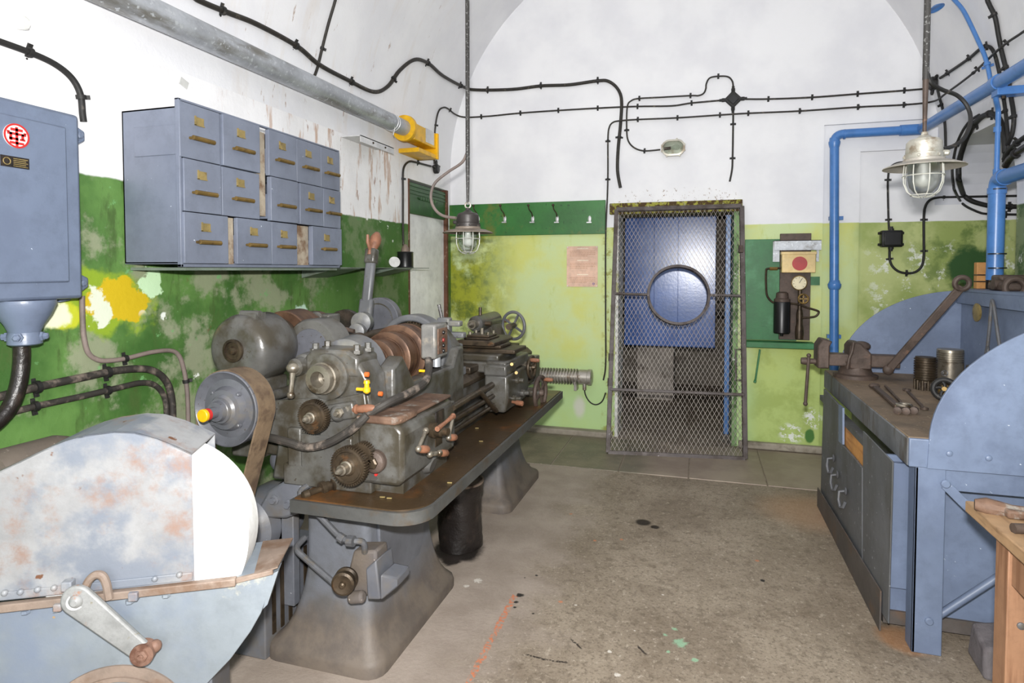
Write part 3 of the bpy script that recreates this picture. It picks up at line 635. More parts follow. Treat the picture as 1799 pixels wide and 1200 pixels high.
put('face_frame', m, m_drawer, t, bev=.002)
def fr(x0, y0, x1, y1): # pixel corners on the face -> y and z range
    a, b = onX(x0, y0, fx), onX(x1, y1, fx); return a.y, b.y, b.z, a.z
# drawers: left edge px, right edge px, row, fraction gap; each drawer gives label plate and handle
zr = [ct-.010, ct-.235, ct-.452, cb+.013]
cols = [[(317,388),(390,455),(471,520),(521,563),(564,597)], [(322,388),(390,456),(473,521),(525,566),(567,597)], [(320,398),(414,475),(476,521),(545,597)]]
for r, row in enumerate(cols):
    for k, (xa, xb) in enumerate(row):
        ya_, yb_ = onX(xa, 400, fx).y, onX(xb, 400, fx).y
        zt_, zb2 = zr[r]-.002, zr[r+1]+.002
        w = yb_ - ya_; th = .004 + .003*((r*5+k*3) % 4)
        d = put('drawer', M().box(fx-.012, fx+th, ya_+.001, yb_-.001, zb2, zt_).box(fx-.24, fx-.012, ya_+.006, yb_-.006, zb2+.01, zb2+.13), m_drawer, t, bev=.002)
        ym = ya_ + w*(.47 if w > .16 else .52); zc_ = zt_ - (zt_-zb2)*.50
        if not (r == 1 and k == 2):
            lp = put('label_plate', M().box(fx+th, fx+th+.004, ym-.022, ym+.022, zc_+.032, zc_+.064), m_brassl, d)
            put('label_holder', M().box(fx+th, fx+th+.006, ym-.025, ym-.020, zc_+.030, zc_+.068).box(fx+th, fx+th+.006, ym-.025, ym+.025, zc_+.029, zc_+.033), m_brassl, d)
        hz = zc_ - .016 if r < 2 else zc_ - .004; hz -= .012
        put('handle', M().cyl((fx+th+.022, ym-.055, hz), (fx+th+.022, ym+.058, hz), .0095, n=10).cyl((fx+th-.002, ym-.05, hz), (fx+th+.022, ym-.05, hz), .006, n=8).cyl((fx+th-.002, ym+.05, hz), (fx+th+.022, ym+.05, hz), .006, n=8), m_brass, d)
# open slots where drawers are missing show rusty dividers
for (xa, xb, r0, r1) in ((456,471,ct-.03,ct-.43),(398,414,zr[2]-.004,cb+.014),(521,545,zr[2]-.004,cb+.014)):
    ya_, yb_ = onX(xa, 400, fx).y, onX(xb, 400, fx).y
    put('divider', M().box(fx-.03, fx-.014, ya_, yb_, r1, r0), m_drawin, t)
put('shelf_lip', M().box(fx-.30, fx-.01, cy0+.03, cy1-.02, cb-.014, cb-.002), m_sheet, t)
# ---- thin sheet shelf, black can and white lid
sy0, sy1 = cy1 + .005, onX(752, 466, -2.06).y; zs = 1.512
t = thing('wall_shelf', 'thin sheet metal shelf on brackets beyond the drawer cabinet', 'shelf', (XL, (sy0+sy1)/2, zs-.06))
put('shelf_sheet', M().box(XL+.005, -2.05, sy0, sy1, zs, zs+.005), m_sheet, t)
for yy in (sy0 + .05, sy1 - .55):
    put('bracket', M().prism([(XL+.006, yy, zs-.001), (-2.07, yy, zs-.001), (-2.07, yy, zs-.006), (XL+.006, yy, zs-.06)], (0, .28, 0)), m_sheet, t)
c = onX(712, 465, -2.2); r = .062
t = thing('black_can', 'glossy black round can with a cable in its lid on the sheet metal shelf', 'can', (c.x, c.y, zs+.005))
put('can_body', M().rev((c.x, c.y, zs+.006), (0,0,1), [(0,r),(.004,r+.003),(.008,r),(.115,r),(.12,r+.003),(.125,r-.003)], 28), m_blackp, t)
put('can_neck', M().rev((c.x-.0, c.y, zs+.128), (0,0,1), [(0,.034),(.03,.03),(.05,.018),(.06,.014)], 16), m_canlid, t)
c2 = onX(693, 456, -2.22); put('white_lid', M().rev((c2.x, c2.y, zs+.006+.042), (.6,-.8,.35), [(0,.042),(.006,.042),(.008,.036)], 28), m_white, label='small white disc leaning beside the black can', cat='lid')
# ---- galvanised pipe with yellow end box and its bracket
P0, P1 = onX(120, -46, -2.2), onX(712, 226, -2.19); P0 = P0 + (P0-P1)*((P0.y+2.4)/(P1.y-P0.y))
t = thing('ventilation_pipe', 'fat galvanised pipe running along the top of the left wall into a yellow end box', 'pipe', P1)
put('pipe_tube', M().cyl(P0, P1, .06, n=36), m_galv, t)
d = (P1-P0).normalized(); b0 = P1 - d*.23
put('pipe_wire', M().torus(b0, d, .0625, .003, 36, 6).torus(b0 + d*.03, d, .0625, .003, 36, 6).tube([b0 + V((.05,-.03,-.05)), b0 + V((.03,-.02,-.10)), b0 + V((.0,.05,-.10)), b0+V((-.02,.06,-.06))], .003, 6), m_zinc, t)
fl = put('end_flange', M().rev(P1 - d*.03, d, [(0,.098),(.03,.102),(.04,.098),(.09,.07)], 40), m_yellow, t)
eb = P1 + d*.05
put('end_box', M().box(eb.x-.055, eb.x+.055, eb.y, eb.y+.42, eb.z-.075, eb.z+.055), m_yellow, t, bev=.006)
put('end_plate', M().box(XL+.003, eb.x+.07, eb.y+.40, eb.y+.43, eb.z-.16, eb.z+.055), m_yellow, t, bev=.003)
put('end_sill', M().box(XL+.003, eb.x+.06, eb.y+.06, eb.y+.42, eb.z-.16, eb.z-.125), m_yellow, t, bev=.003)
put('end_label', M().box(eb.x-.04, eb.x+.0565, eb.y+.20, eb.y+.36, eb.z-.055, eb.z+.057), m_zinc, t)
a, b = onX(606, 239, -2.28), onX(666, 239, -2.28)
t = thing('pipe_bracket', 'pale angle iron bracket under the galvanised pipe', 'bracket', (XL, (a.y+b.y)/2, a.z-.03))
put('angle_iron', M().box(XL+.003, -2.16, a.y, b.y, a.z-.006, a.z).box(-2.166, -2.16, a.y, b.y, a.z-.045, a.z), m_zinc, t)
m = M()
for q in (.35, .72): m.bolt((-2.16, a.y+(b.y-a.y)*q, a.z-.022), (1,0,0), .006, .006)
put('bracket_bolts', m, m_steel, t)

# ================================================================== hanging lamps
def lamp(px, py, depth_d, label, cap, shade, gl, ring, rodtop, rodlabel):
    d = ray(px, py); c = CAM + d * depth_d / (d.dot(RM @ V((0,0,-1))))      # centre of the shade
    t = thing('pendant_lamp', label, 'lamp', c + V((0,0,-.17)), 'caged hanging lamps')
    p = lambda z: c + V((0,0,z))
    cp = put('lamp_cap', M().rev(p(.012), (0,0,1), [(0,.071),(.02,.072),(.022,.066),(.028,.068),(.068,.065),(.08,.055),(.086,.032),(.10,.013),(.112,.011)], 36), cap, t)
    m = M()
    for a in range(6): m.bolt(p(.02) + V((.068*math.cos(a*1.047), .068*math.sin(a*1.047), 0)), (math.cos(a*1.047), math.sin(a*1.047), 0), .007, .008)
    put('cap_screws', m, cap, cp)
    put('collar', M().rev(p(-.002), (0,0,1), [(0,.076),(.012,.076),(.014,.072)], 36), shade, t)
    R = [[c + V((r*math.cos(2*math.pi*j/48), r*math.sin(2*math.pi*j/48), z)) for j in range(48)] for r, z in ((.07,.0),(.11,-.006),(.15,-.022),(.151,-.026),(.11,-.010),(.07,-.004))]
    put('lamp_shade', M().rings(R, closed=True), shade, t)
    put('glass_globe', M().rev(p(-.012), (0,0,-1), [(0,.058),(.06,.058),(.095,.05),(.118,.032),(.126,.002)], 32), gl, t, sm=80)
    bl = put('bulb', M().rev(p(-.012), (0,0,-1), [(0,.016),(.03,.018),(.045,.026),(.065,.031),(.082,.026),(.094,.008)], 20), m_white, t, sm=80)
    for a in range(8):
        u = V((math.cos(a*math.pi/4), math.sin(a*math.pi/4), 0))
        put('cage_wire', M().tube([p(z) + u*r for r, z in ((.072,-.008),(.075,-.05),(.073,-.09),(.06,-.125),(.035,-.146),(.012,-.15))], .0024, 6), m_cage, t)
    for r, z in ((.0755,-.06),(.045,-.14)): put('cage_ring', M().torus(p(z), (0,0,1), r, .0024, 36, 6), m_cage, t)
    tz = p(.122)
    if ring:
        put('hanging_ring', M().torus(tz + V((0,0,.018)), (0,1,0), .017, .005, 24, 8), m_lampl, t)
        put('hanging_strap', M().cyl(tz + V((0,0,.034)), tz + V((0,0,.30)), .008, .013, 10), m_rod, t); z0 = tz + V((0,0,.29))
    else:
        put('hanging_strap', M().cyl(tz, tz + V((0,0,.24)), .007, .012, 10), m_iron, t); z0 = tz + V((0,0,.22))
    put('hanging_rod', M().cyl(z0, V((z0.x, z0.y, vz(z0.x) + .01)), .0125, n=14), m_rod, t)
    put('cable_entry', M().rev(p(.04), (-1 if ring else .8, -.2, .0 if ring else -.1), [(.05,.012),(.085,.012),(.09,.008)], 10), cap, t)
    return c
c1 = lamp(822, 402, 3.66, 'caged hanging lamp with a dark cap, on the rod left of the gate', m_lampd, m_shade, m_glass, True, 0, '')
c2 = lamp(1623, 284, 2.58, 'caged hanging lamp with a pale cap, on the rod over the workbench', m_lampl, m_shadel, m_frost, False, 0, '')
def onD(x, y, dd): d = ray(x, y); return CAM + d * dd / d.dot(RM @ V((0,0,-1)))
P = [onD(x, y, dd) for x, y, dd in cr([(822,264,3.66),(812,285,3.68),(786,303,3.72),(764,322,3.74),(757,345,3.74),(763,366,3.72),(778,379,3.69),(801,383,3.64)], 8)]
put('lamp_flex', M().tube(P, .009, 8), m_greycab, label='grey flexible lead bowing out to the left of the dark-capped lamp', cat='cable', group='hanging lamp leads')
P = [onD(x, y, dd) for x, y, dd in cr([(1630,130,2.6),(1636,146,2.6),(1656,158,2.62),(1682,168,2.64),(1700,188,2.64),(1705,214,2.62),(1694,242,2.6),(1676,256,2.58),(1656,262,2.56)], 8)]
put('lamp_flex', M().tube(P, .0085, 8), m_black, label='dark flexible lead bowing out to the right of the pale-capped lamp', cat='cable', group='hanging lamp leads')

# ================================================================== end wall
# ---- bulkhead lamp
c = E(1183, 261); rx, rz = .098, .068
def oval(k, y, n=40): # stadium outline
    out = []
    for i in range(n):
        a = 2*math.pi*i/n; h = rx - rz
        out.append((c.x + (h if math.cos(a) >= 0 else -h)*1 + rz*k*math.cos(a), y, c.z + rz*k*math.sin(a)))
    return out
t = thing('bulkhead_lamp', 'small oval bulkhead lamp with a bare bulb on the white end wall above the gate', 'lamp', c)
put('lamp_base', M().rings([oval(1, YE-.003), oval(1, YE-.03), oval(.85, YE-.036)]), m_lampl, t)
put('lamp_rim', M().rings([oval(1.02, YE-.03), oval(1.02, YE-.052), oval(.80, YE-.054), oval(.78, YE-.03)], closed=True), m_lampl, t)
put('lamp_window', M().rings([oval(.78, YE-.046), oval(.7, YE-.052)]), m_glass, t)
put('bulb', M().rev((c.x-.05, YE-.040, c.z-.004), (1,0,.08), [(0,.012),(.03,.012),(.031,.01),(.05,.018),(.075,.026),(.095,.022),(.106,.005)], 18), m_glass, t)
put('bulb_socket', M().cyl((c.x-.075, YE-.040, c.z-.006), (c.x-.02, YE-.040, c.z-.002), .0125, n=14), m_iron, t)
for a in (20, 90, 160, 200, 250, 290, 340):
    q = math.radians(a); put('lug', M().cyl((c.x + (.03 if math.cos(q)>0 else -.03) + .068*math.cos(q), YE-.045, c.z + .072*math.sin(q)), (c.x + (.03 if math.cos(q)>0 else -.03) + .068*math.cos(q), YE-.02, c.z + .072*math.sin(q)), .009, n=8), m_lampl, t)
# ---- hook board
a, b = E(790, 361), E(1064, 411); 
t = thing('hook_board', 'green painted wall board with a row of coat hooks left of the gate', 'coat rack', ((a.x+b.x)/2, YE, b.z))
put('board', M().box(a.x, b.x, YE-.028, YE-.002, b.z, a.z), m_greenb, t, bev=.003)
for x, full in ((838,1),(885,1),(934,1),(977,1),(1034,0)):
    c = E(x+2, 385, .03)
    m = M().ball(c + V((0,0,.0)), .016, (1,.5,2.0), 10).ob(c + V((-.004,-.01,-.03)), (.022,0,0), (0,.006,0), (0,0,.005))
    h = put('coat_hook', m, m_zinc, t)
    if full:
        put('hook_rod', M().tube([c + V((.0,-.005,.02)), c + V((-.006,-.02,.055)), c + V((-.022,-.05,.085)), c + V((-.026,-.058,.115))], .0055, 8), m_steel, h)
        put('hook_ball', M().ball(c + V((-.026,-.058,.122)), .0125, n=12), m_steel, h)
# ---- notice
a, b = E(996, 433), E(1050, 504)
t = thing('wall_notice', 'pinkish printed notice sheet pinned to the pale green end wall', 'notice', ((a.x+b.x)/2, YE, b.z))
put('sheet', M().box(a.x, b.x, YE-.006, YE-.002, b.z, a.z), m_paper, t)
mp = {}; mw = M(); W = b.x-a.x; H = a.z-b.z
lines = [(.055,'h'),(.12,0),(.16,0),(.20,0),(.24,1),(.35,'h'),(.42,0),(.46,0),(.50,0),(.54,1),(.70,'h'),(.77,0),(.81,0),(.85,0),(.89,1)]
random.seed(3)
for fz, k in lines:
    z = a.z - fz*H
    if k == 'h': mw.box(a.x+.34*W, a.x+.70*W, YE-.0072, YE-.006, z-.012*H, z+.012*H)
    else:
        x = a.x + .10*W
        while x < a.x + (.90 if not k else .62)*W:
            w = random.uniform(.03, .09)*W; mp.setdefault(int(fz/.33), M()).box(x, min(x+w, a.x+.92*W), YE-.0068, YE-.006, z-.005*H, z+.005*H); x += w + .012*W
for mm in mp.values(): put('text_paragraph', mm, m_ink, t)
put('headings', mw, m_rough_w, t)
put('emblem', M().ringplate((b.x-.13*W, YE-.0068, b.z+.075*H), (0,1,0), .011, .007, .001, 20).box(b.x-.15*W, b.x-.11*W, YE-.0068, YE-.006, b.z+.07*H, b.z+.08*H), m_purple, t)
for sx in (a.x+.008, b.x-.008):
    for sz in (a.z-.008, b.z+.008): put('pin', M().cyl((sx, YE-.012, sz), (sx, YE-.004, sz), .005, n=8), m_zinc, t)
# ---- steel gate leaning in front of the doorway
BL, BR = onZ(1068, 795, .012), onZ(1309, 806, .012); TL, TR = onY(1071, 369, YE-.065), onY(1303, 372, YE-.065)
TL.x = BL.x - .005; TR.z = TL.z
def G(u, v, o=0):
    p = BL*(1-u)*(1-v) + BR*u*(1-v) + TL*(1-u)*v + TR*u*v
    return p + gn*o
gn = (BR-BL).cross(TL-BL).normalized()
if gn.y > 0: gn = -gn
gu = lambda x, y: None
gw, gh = (BR-BL).length, (TL-BL).length
def gpx(x, y):
    p = onP(x, y, BL, gn); u = (p-BL).dot((BR-BL).normalized())/gw; v = (p-BL).dot((TL-BL).normalized())/gh; return u, v
t = thing('mesh_gate', 'iron gate of expanded metal mesh with a round hole, standing in the doorway', 'gate', (BL+BR)/2)
up = (TL-BL).normalized()
for nm, p, q in (('frame_bar', G(0,0), G(0,1)), ('frame_bar', G(1,0), G(1,1)), ('frame_bar', G(0,0), G(1,0)), ('frame_bar', G(0,1), G(1,1))):
    put(nm, M().bar(p, q, .036, .036, up=gn), m_gate, t, bev=.003)
v2 = gpx(1187, 691)[1]; put('crossbar', M().bar(G(0,v2), G(1,v2-.002), .022, .048, up=gn), m_gate, t, bev=.003)
cu, cv = gpx(1185, 521); rc = G(cu, cv); rr = .243
put('port_ring', M().ringplate(rc + gn*.03, -gn, rr+.012, rr-.008, .06, 64), m_gate, t)
du = (BR-BL).normalized()
put('crossbar', M().bar(G(0,cv+.003), rc - du*(rr+.004), .018, .036, up=gn), m_gate, t, bev=.003)
put('crossbar', M().bar(rc + du*(rr+.004), G(1,cv-.002), .018, .036, up=gn), m_gate, t, bev=.003)
m = M(); NC, cell = 30, .062; NR = int(gh/cell)
for i in range(NC):
    for j in range(NR*2):
        if (i == 0 and False): continue
        ua, ub = ((i)/NC, (i+.5)/NC) if j % 2 == 0 else ((i+.5)/NC, (i)/NC)
        for mir in (0, 1):
            A_, B_ = (ua, ub) if not mir else ((i+1)/NC - (ua - i/NC), (i+1)/NC - (ub - i/NC))
            va, vb = j/(NR*2), (j+1)/(NR*2)
            p, q = G(A_, va), G(B_, vb); mid = (p+q)/2
            if (mid - rc).length < rr + .002: continue
            m.bar(p, q, .0025, .0025, up=gn)
put('expanded_mesh', m, m_mesh, t, sm=0)
a, b = G(.985,.42), G(.985,.30)
put('gate_handle', M().tube([a + gn*.015, a + gn*.02 - du*.05, b + gn*.02 - du*.05, b + gn*.015], .007, 8), m_gate, t)
put('gate_hinge', M().cyl(G(-.002,.39), G(-.002,.36), .022, n=12).cyl(G(-.002,.29), G(-.002,.26), .022, n=12), m_gate, t)
put('gate_latch', M().ob(G(.985,.82,.02), du*.016, up*.03, gn*.016), m_iron, t, bev=.003)
# ---- blue cabinet, block and post in the passage
yb2 = 6.35
a, b = onY(1098, 381, yb2), onY(1256, 612, yb2)
t = thing('blue_cabinet', 'big glossy blue steel cabinet raised in the passage behind the gate', 'cabinet', ((a.x+b.x)/2, yb2+.3, b.z))
put('cabinet_body', M().box(a.x, b.x, yb2+.012, yb2+.55, b.z, a.z), m_bluedoor, t, bev=.004)
w = (b.x-a.x)/3; xs = [a.x, onY(1149, 500, yb2).x, onY(1191, 500, yb2).x, b.x]
for i in range(3): put('door_plate', M().box(xs[i]+.002, xs[i+1]-.002, yb2-.004*(i%2), yb2+.014, b.z+.01, a.z-.01), m_bluedoor, t, bev=.002)
put('bottom_rail', M().box(a.x, b.x, yb2-.014, yb2, b.z+.01, b.z+.06), m_bluedoor, t, bev=.003)
put('wall_tie', M().box(a.x-.6, a.x, yb2+.3, yb2+.36, b.z+.3, b.z+.36).box(b.x, 1.3, yb2+.3, yb2+.36, b.z+.3, b.z+.36), m_grime, t)
put('top_ring', M().torus(((a.x+b.x)/2-.03, yb2-.02, a.z-.02), (0,.4,1), .07, .007, 24, 6), m_grime, t)
yk = 7.2; a, b = onY(1119, 600, yk), onY(1184, 600, yk)
put('concrete_block', M().box(a.x, b.x, yk, yk+.5, 0, .9), m_conc, bev=.01, label='tall grey concrete block standing under the blue cabinet', cat='block', sm=0)
pz = onZ(1278, 779); put('blue_post', M().box(pz.x-.022, pz.x+.022, pz.y+.31, pz.y+.36, 0, 2.55), m_pipe, bev=.004, label='narrow blue upright post just inside the doorway on its right', cat='post')
# ---- finned tube heater
c0, c1h = E(945, 659, .10), E(1016, 662, .10)
t = thing('tubular_heater', 'finned tubular heater mounted low on the end wall behind the lathe', 'heater', (c0+c1h)/2 + V((0,.1,-.08)))
put('heater_tube', M().cyl(c0, c1h, .045, n=24), m_heat, t)
k = 14
for i in range(k):
    p = c0 + (c1h-c0)*((i+.5)/k); put('fin', M().cyl(p - V((.004,0,0)), p + V((.004,0,0)), .072, n=28), m_heat, t)
put('end_cap', M().rev(c1h, (1,0,0), [(0,.052),(.01,.066),(.085,.066),(.09,.072),(.12,.072),(.125,.06)], 28), m_heat, t)
put('terminal', M().cyl(c1h + V((.06,-.02,-.055)), c1h + V((.06,-.02,-.11)), .017, n=12), m_heat, t)
for q in (.12, .93):
    p = c0 + (c1h-c0)*q; put('wall_bracket', M().box(p.x-.012, p.x+.012, YE-.11, YE-.003, p.z-.125, p.z-.045), m_heat, t)
# ---- green panel with valve gear
a, b = E(1309, 421), E(1436, 600)
t = thing('valve_station', 'green wall panel carrying a pressure gauge, black filter and cream box with a red dot', 'control panel', ((a.x+b.x)/2, YE, b.z-.06))
put('backboard', M().box(a.x, b.x-.16, YE-.02, YE-.002, b.z, a.z), m_greenp, t, bev=.002)
p, q = E(1370, 411), E(1421, 597); put('dark_board', M().box(p.x, q.x, YE-.04, YE-.003, q.z, p.z), m_iron, t, bev=.003)
p, q = E(1357, 424), E(1437, 440); br = put('top_bracket', M().box(p.x, q.x, YE-.15, YE-.145, q.z-.0, p.z).box(p.x, q.x, YE-.15, YE-.04, p.z-.005, p.z).box(p.x, p.x+.05, YE-.05, YE-.04, p.z-.17, p.z).box(q.x-.02, q.x, YE-.05, YE-.04, p.z-.17, p.z), m_galv, t)
p, q = E(1374, 443), E(1433, 479); YB = YE-.13
p, q = onY(1374, 443, YB), onY(1433, 479, YB)
cb_ = put('signal_box', M().box(p.x, q.x, YB, YE-.04, q.z, p.z), m_cream, t, bev=.004)
put('box_lid', M().box(p.x-.006, q.x+.006, YB-.006, YE-.04, p.z-.02, p.z+.003), m_cream, cb_, bev=.003)
g = onY(1405, 463, YB); put('red_dot', M().cyl((g.x, YB-.003, g.z), (g.x, YB+.002, g.z), .056, n=36), m_red, cb_)
g = onY(1404, 497, YE-.10); ga = put('pressure_gauge', M().rev((g.x, YE-.06, g.z), (0,-1,0), [(0,.05),(.035,.06),(.05,.06),(.052,.054),(.046,.052)], 32), m_brass, t)
put('gauge_dial', M().cyl((g.x, YE-.104, g.z), (g.x, YE-.108, g.z), .053, n=32), m_dial, ga)
m = M()
for i in range(9):
    an = math.radians(-135+i*33.75); u = V((math.sin(an), 0, math.cos(an))); m.bar(V((g.x, YE-.1085, g.z)) + u*.038, V((g.x, YE-.1085, g.z)) + u*.048, .003, .001, up=(0,1,0))
m.bar((g.x, YE-.1088, g.z), (g.x+.02, YE-.1088, g.z+.034), .004, .001, up=(0,1,0)); put('gauge_marks', m, m_blackp, ga)
p, q = onY(1374, 530, YE-.1), onY(1374, 586, YE-.1)
fc = put('black_filter', M().rev((p.x, YE-.10, q.z), (0,0,1), [(-.02,.012),(0,.016),(.002,.058),(.01,.064),((p.z-q.z)-.01,.064),((p.z-q.z),.06)], 28), m_blackp, t)
put('filter_head', M().rev((p.x, YE-.10, p.z), (0,0,1), [(0,.062),(.02,.062),(.03,.05),(.07,.045),(.08,.03)], 20), m_iron, fc)
v = onY(1405, 535, YE-.09)
put('valve_stem', M().cyl((v.x, YE-.09, g.z-.06), (v.x, YE-.09, onY(1405,592,YE-.09).z), .016, n=14).rev((v.x, YE-.09, v.z-.28), (0,0,1), [(0,.03),(.05,.034),(.10,.03),(.12,.024),(.2,.026),(.24,.02)], 16), m_steel, t)
vw = onY(1411, 525, YE-.14); hw = put('valve_wheel', M().torus((vw.x, YE-.15, vw.z), (0,1,0), .036, .007, 28, 8).bar((vw.x-.034, YE-.15, vw.z), (vw.x+.034, YE-.15, vw.z), .008, .008).bar((vw.x, YE-.15, vw.z-.034), (vw.x, YE-.15, vw.z+.034), .008, .008, up=(0,1,0)).cyl((vw.x, YE-.15, vw.z), (vw.x, YE-.07, vw.z), .009, n=10), m_brass, t)
def pt(px, off=.10): return [onY(x, y, YE-off) for x, y in cr(px, 5)]
put('copper_pipe', M().tube(pt([(1388,533),(1402,535),(1420,541),(1436,546),(1438,550),(1432,556),(1416,558),(1406,558)]), .0085, 8), m_steel, t)
put('copper_pipe', M().tube(pt([(1372,471),(1350,472),(1346,477),(1346,505),(1348,520),(1356,530),(1366,533)]), .0085, 8), m_steel, t)
put('union_nut', M().cyl(onY(1352,472,YE-.10), onY(1366,472,YE-.10), .015, n=6), m_brass, t)
p, q = E(1422, 486), E(1439, 501); put('side_tab', M().box(p.x, q.x, YE-.03, YE-.004, q.z, p.z), m_greenp, t)
p, q = onY(1311, 600, YE-.14), onY(1432, 614, YE-.14)
put('shelf', M().box(p.x, q.x, YE-.15, YE-.003, q.z, p.z), m_greenp, t, bev=.003)
p = onY(1335, 614, YE-.12); q = onY(1327, 668, YE-.12)
put('hanging_lever', M().bar(p, q, .022, .014).bar(q, q + V((-.006,0,-.02)), .026, .02), m_greenp, t, bev=.003)
# ================================================================== blue pipes on the right
def fillet(P, r=.08, n=6):               # polyline with rounded corners
    P = [V(p) for p in P]; out = [P[0]]
    for i in range(1, len(P)-1):
        a = P[i] + (P[i-1]-P[i]).normalized()*min(r, (P[i-1]-P[i]).length*.49); b = P[i] + (P[i+1]-P[i]).normalized()*min(r, (P[i+1]-P[i]).length*.49)
        for k in range(n+1):
            s = k/n; out.append(a*(1-s)**2 + P[i]*2*s*(1-s) + b*s*s)
    return out + [P[-1]]
YP = YE - .07
p0 = onY(1466, 622, YP); p1 = onY(1466, 236, YP); p2 = onY(1618, 226, YP); p2.z = p1.z
xp = p2.x; p3 = onX(1799, 118, xp); p3 = p2 + (p3 - p2)*((p2.y+2.4)/(p2.y-p3.y))
t = thing('service_pipe', 'blue gloss pipe rising on the end wall and turning along the right side', 'pipe', p0)
rp = .034
put('pipe_tube', M().tube(fillet([V((p0.x, YP, .62)), p1, p2], .07, 8), rp, 20), m_pipe, t)
dd = (p3-p2).normalized()
put('sloping_pipe', M().cyl(p2 - dd*.02, p3, rp*1.12, n=24), m_pipe, t)
put('elbow_socket', M().cyl(p2 - V((.14,0,0)), p2 - V((.0,0,0)), rp*1.22, n=24).ball(p2, rp*1.25, n=20), m_pipe, t)
for q, r_ in (((1466,500),1.3),((1466,250),1.12)):
    q = onY(q[0], q[1], YP); put('pipe_socket', M().rev(q - V((0,0,.04)), (0,0,1), [(0,rp*1.05),(.01,rp*r_),(.03,rp*r_*1.12),(.045,rp*r_*1.12),(.05,rp*r_),(.075,rp*1.05)], 24), m_pipe, t)
q = onY(1482, 236, YP); put('pipe_socket', M().cyl(q, q + V((.012,0,0)), rp*1.14, n=24), m_pipe, t)
for zz in (.95, 1.9): put('pipe_saddle', M().box(p0.x-.05, p0.x+.05, YP+.02, YE-.003, zz, zz+.03), m_pipe, t)
kk = onX(1752, 165, xp); kq = p2 + dd*(kk-p2).dot(dd)
put('pipe_clamp', M().rev(kq - dd*.03, dd, [(0,rp*1.35),(.06,rp*1.35)], 24).box(kq.x-.015, XR-.004, kq.y-.04, kq.y+.04, kq.z-.075, kq.z-.03), m_pipe, t, bev=.003)
put('clamp_bolt', M().cyl(kq + V((.03,0,-.09)), kq + V((.03,0,-.04)), .012, n=6), m_steel, t)
# small branch below the clamp, thick down pipe beside the bench back
xq = 1.645; v0 = onX(1752, 315, xq)
t = thing('down_pipe', 'thick blue pipe beside the workbench back with an elbow towards the camera', 'pipe', (xq, v0.y, 1.36))
vb_ = onX(1752, 486, xq); e2 = V((xq, -2.4, v0.z))
put('pipe_tube', M().tube(fillet([V((xq, v0.y, vb_.z - .02)), v0, e2], .06, 8), .042, 24), m_pipe, t)
put('pipe_socket', M().cyl(v0 - V((0,0,.085)), v0 - V((0,0,.05)), .047, n=24).cyl(v0 - V((0,.06,0)), v0 - V((0,.10,0)), .047, n=24), m_pipe, t)
for yy in (334, 447, 472): q = onX(1752, yy, xq); put('black_tie', M().cyl(q, q + V((0,0,.007)), .0445, n=24), m_blackp, t)
t = thing('branch_pipe', 'thin blue pipe dropping from the sloping pipe to the elbow below', 'pipe', (xq, v0.y, v0.z))
put('pipe_tube', M().tube(fillet([kq + V((0,.02,-.03)), kq + V((0,.02,-.08)), V((xq-.0, v0.y+.01, kq.z-.13)), V((xq, v0.y+.01, v0.z+.04))], .03, 5), .0135, 14), m_pipe, t)
q = onX(1752, 232, xq); put('pipe_socket', M().cyl(q, q + V((0,0,.03)), .019, n=14).cyl(V((xq, v0.y+.01, v0.z+.03)), V((xq, v0.y+.01, v0.z+.06)), .019, n=14), m_pipe, t)
cable('blue_conduit', 'slim blue conduit curving down the right side of the vault to the sloping pipe',
      [(1560,-110),(1610,-70),(1645,-35),(1664,-14),(1677,0),(1692,18),(1706,45),(1720,75),(1730,98),(1736,120),(1740,140),(1743,152)], .0125, m_pipe, [(1736,112)], proj=S, off=.05, clipmat=m_pipe, cat='conduit')
c = S(1643, 10, .08); put('blue_cowl', M().rev(c, (.3,-.2,-1), [(0,.015),(.008,.03),(.02,.048),(.023,.048),(.01,.03)], 24), m_pipe, label='little blue cowl on the vault beside the right hanging rod', cat='lamp cowl')
# ================================================================== workbench
X0, X1, YN, YF, ZT = .785, 1.53, 2.70, 4.39, .85
t = thing('workbench', 'heavy blue-grey workbench with curved end guards, broken front panels and a dirty top', 'workbench', ((X0+X1)/2, (YN+YF)/2, 0))
put('bench_top', M().box(X0, X1+.02, YN+.02, YF, ZT-.01, ZT), m_benchtop, t, bev=.003)
put('top_edge', M().box(X0-.004, X0+.06, YN+.016, YF+.004, ZT-.115, ZT-.004), m_benched, t, bev=.006)
put('end_edge', M().box(X0+.0, X1+.02, YN+.006, YN+.05, ZT-.115, ZT-.004), m_bench, t, bev=.004)
put('top_core', M().box(X0+.058, X1+.02, YN+.05, YF, ZT-.11, ZT-.012), m_benchd, t)
FX = .745
def F(x, y): p = onX(x, y, FX); return p
# broken front panel (far part) as an outline, then the separate nearer sheet
def pan(pix, th=.012, X=FX): return M().prism([onX(x, y, X) for x, y in pix], (th, 0, 0))
put('front_panel', pan([(1447,683),(1473,712),(1473,775),(1497,801),(1514,822),(1514,1036),(1441,884)]), m_benchd, t, bev=.002)
put('front_sheet', pan([(1516,757),(1568,811),(1560,1096),(1515,1022)], .006, FX-.008), m_benchd, t, bev=.003)
put('blue_strip', pan([(1473,711),(1480,717),(1480,781),(1473,775)], .010), m_bench, t)
put('kick_plate', M().prism([(FX-.018, onX(1441,884,FX).y, .002), (FX-.018, 2.83, .002), (FX-.018, 2.83, .17), (FX-.018, onX(1441,884,FX).y, .12)], (.006, 0, 0)), m_kick, t)
put('carcass', M().box(FX+.20, X1, 2.90, YF, .05, .73), m_benchd, t)
put('carcass_rail', M().box(FX+.012, FX+.05, 2.9, YF, .655, .685), m_benchd, t)
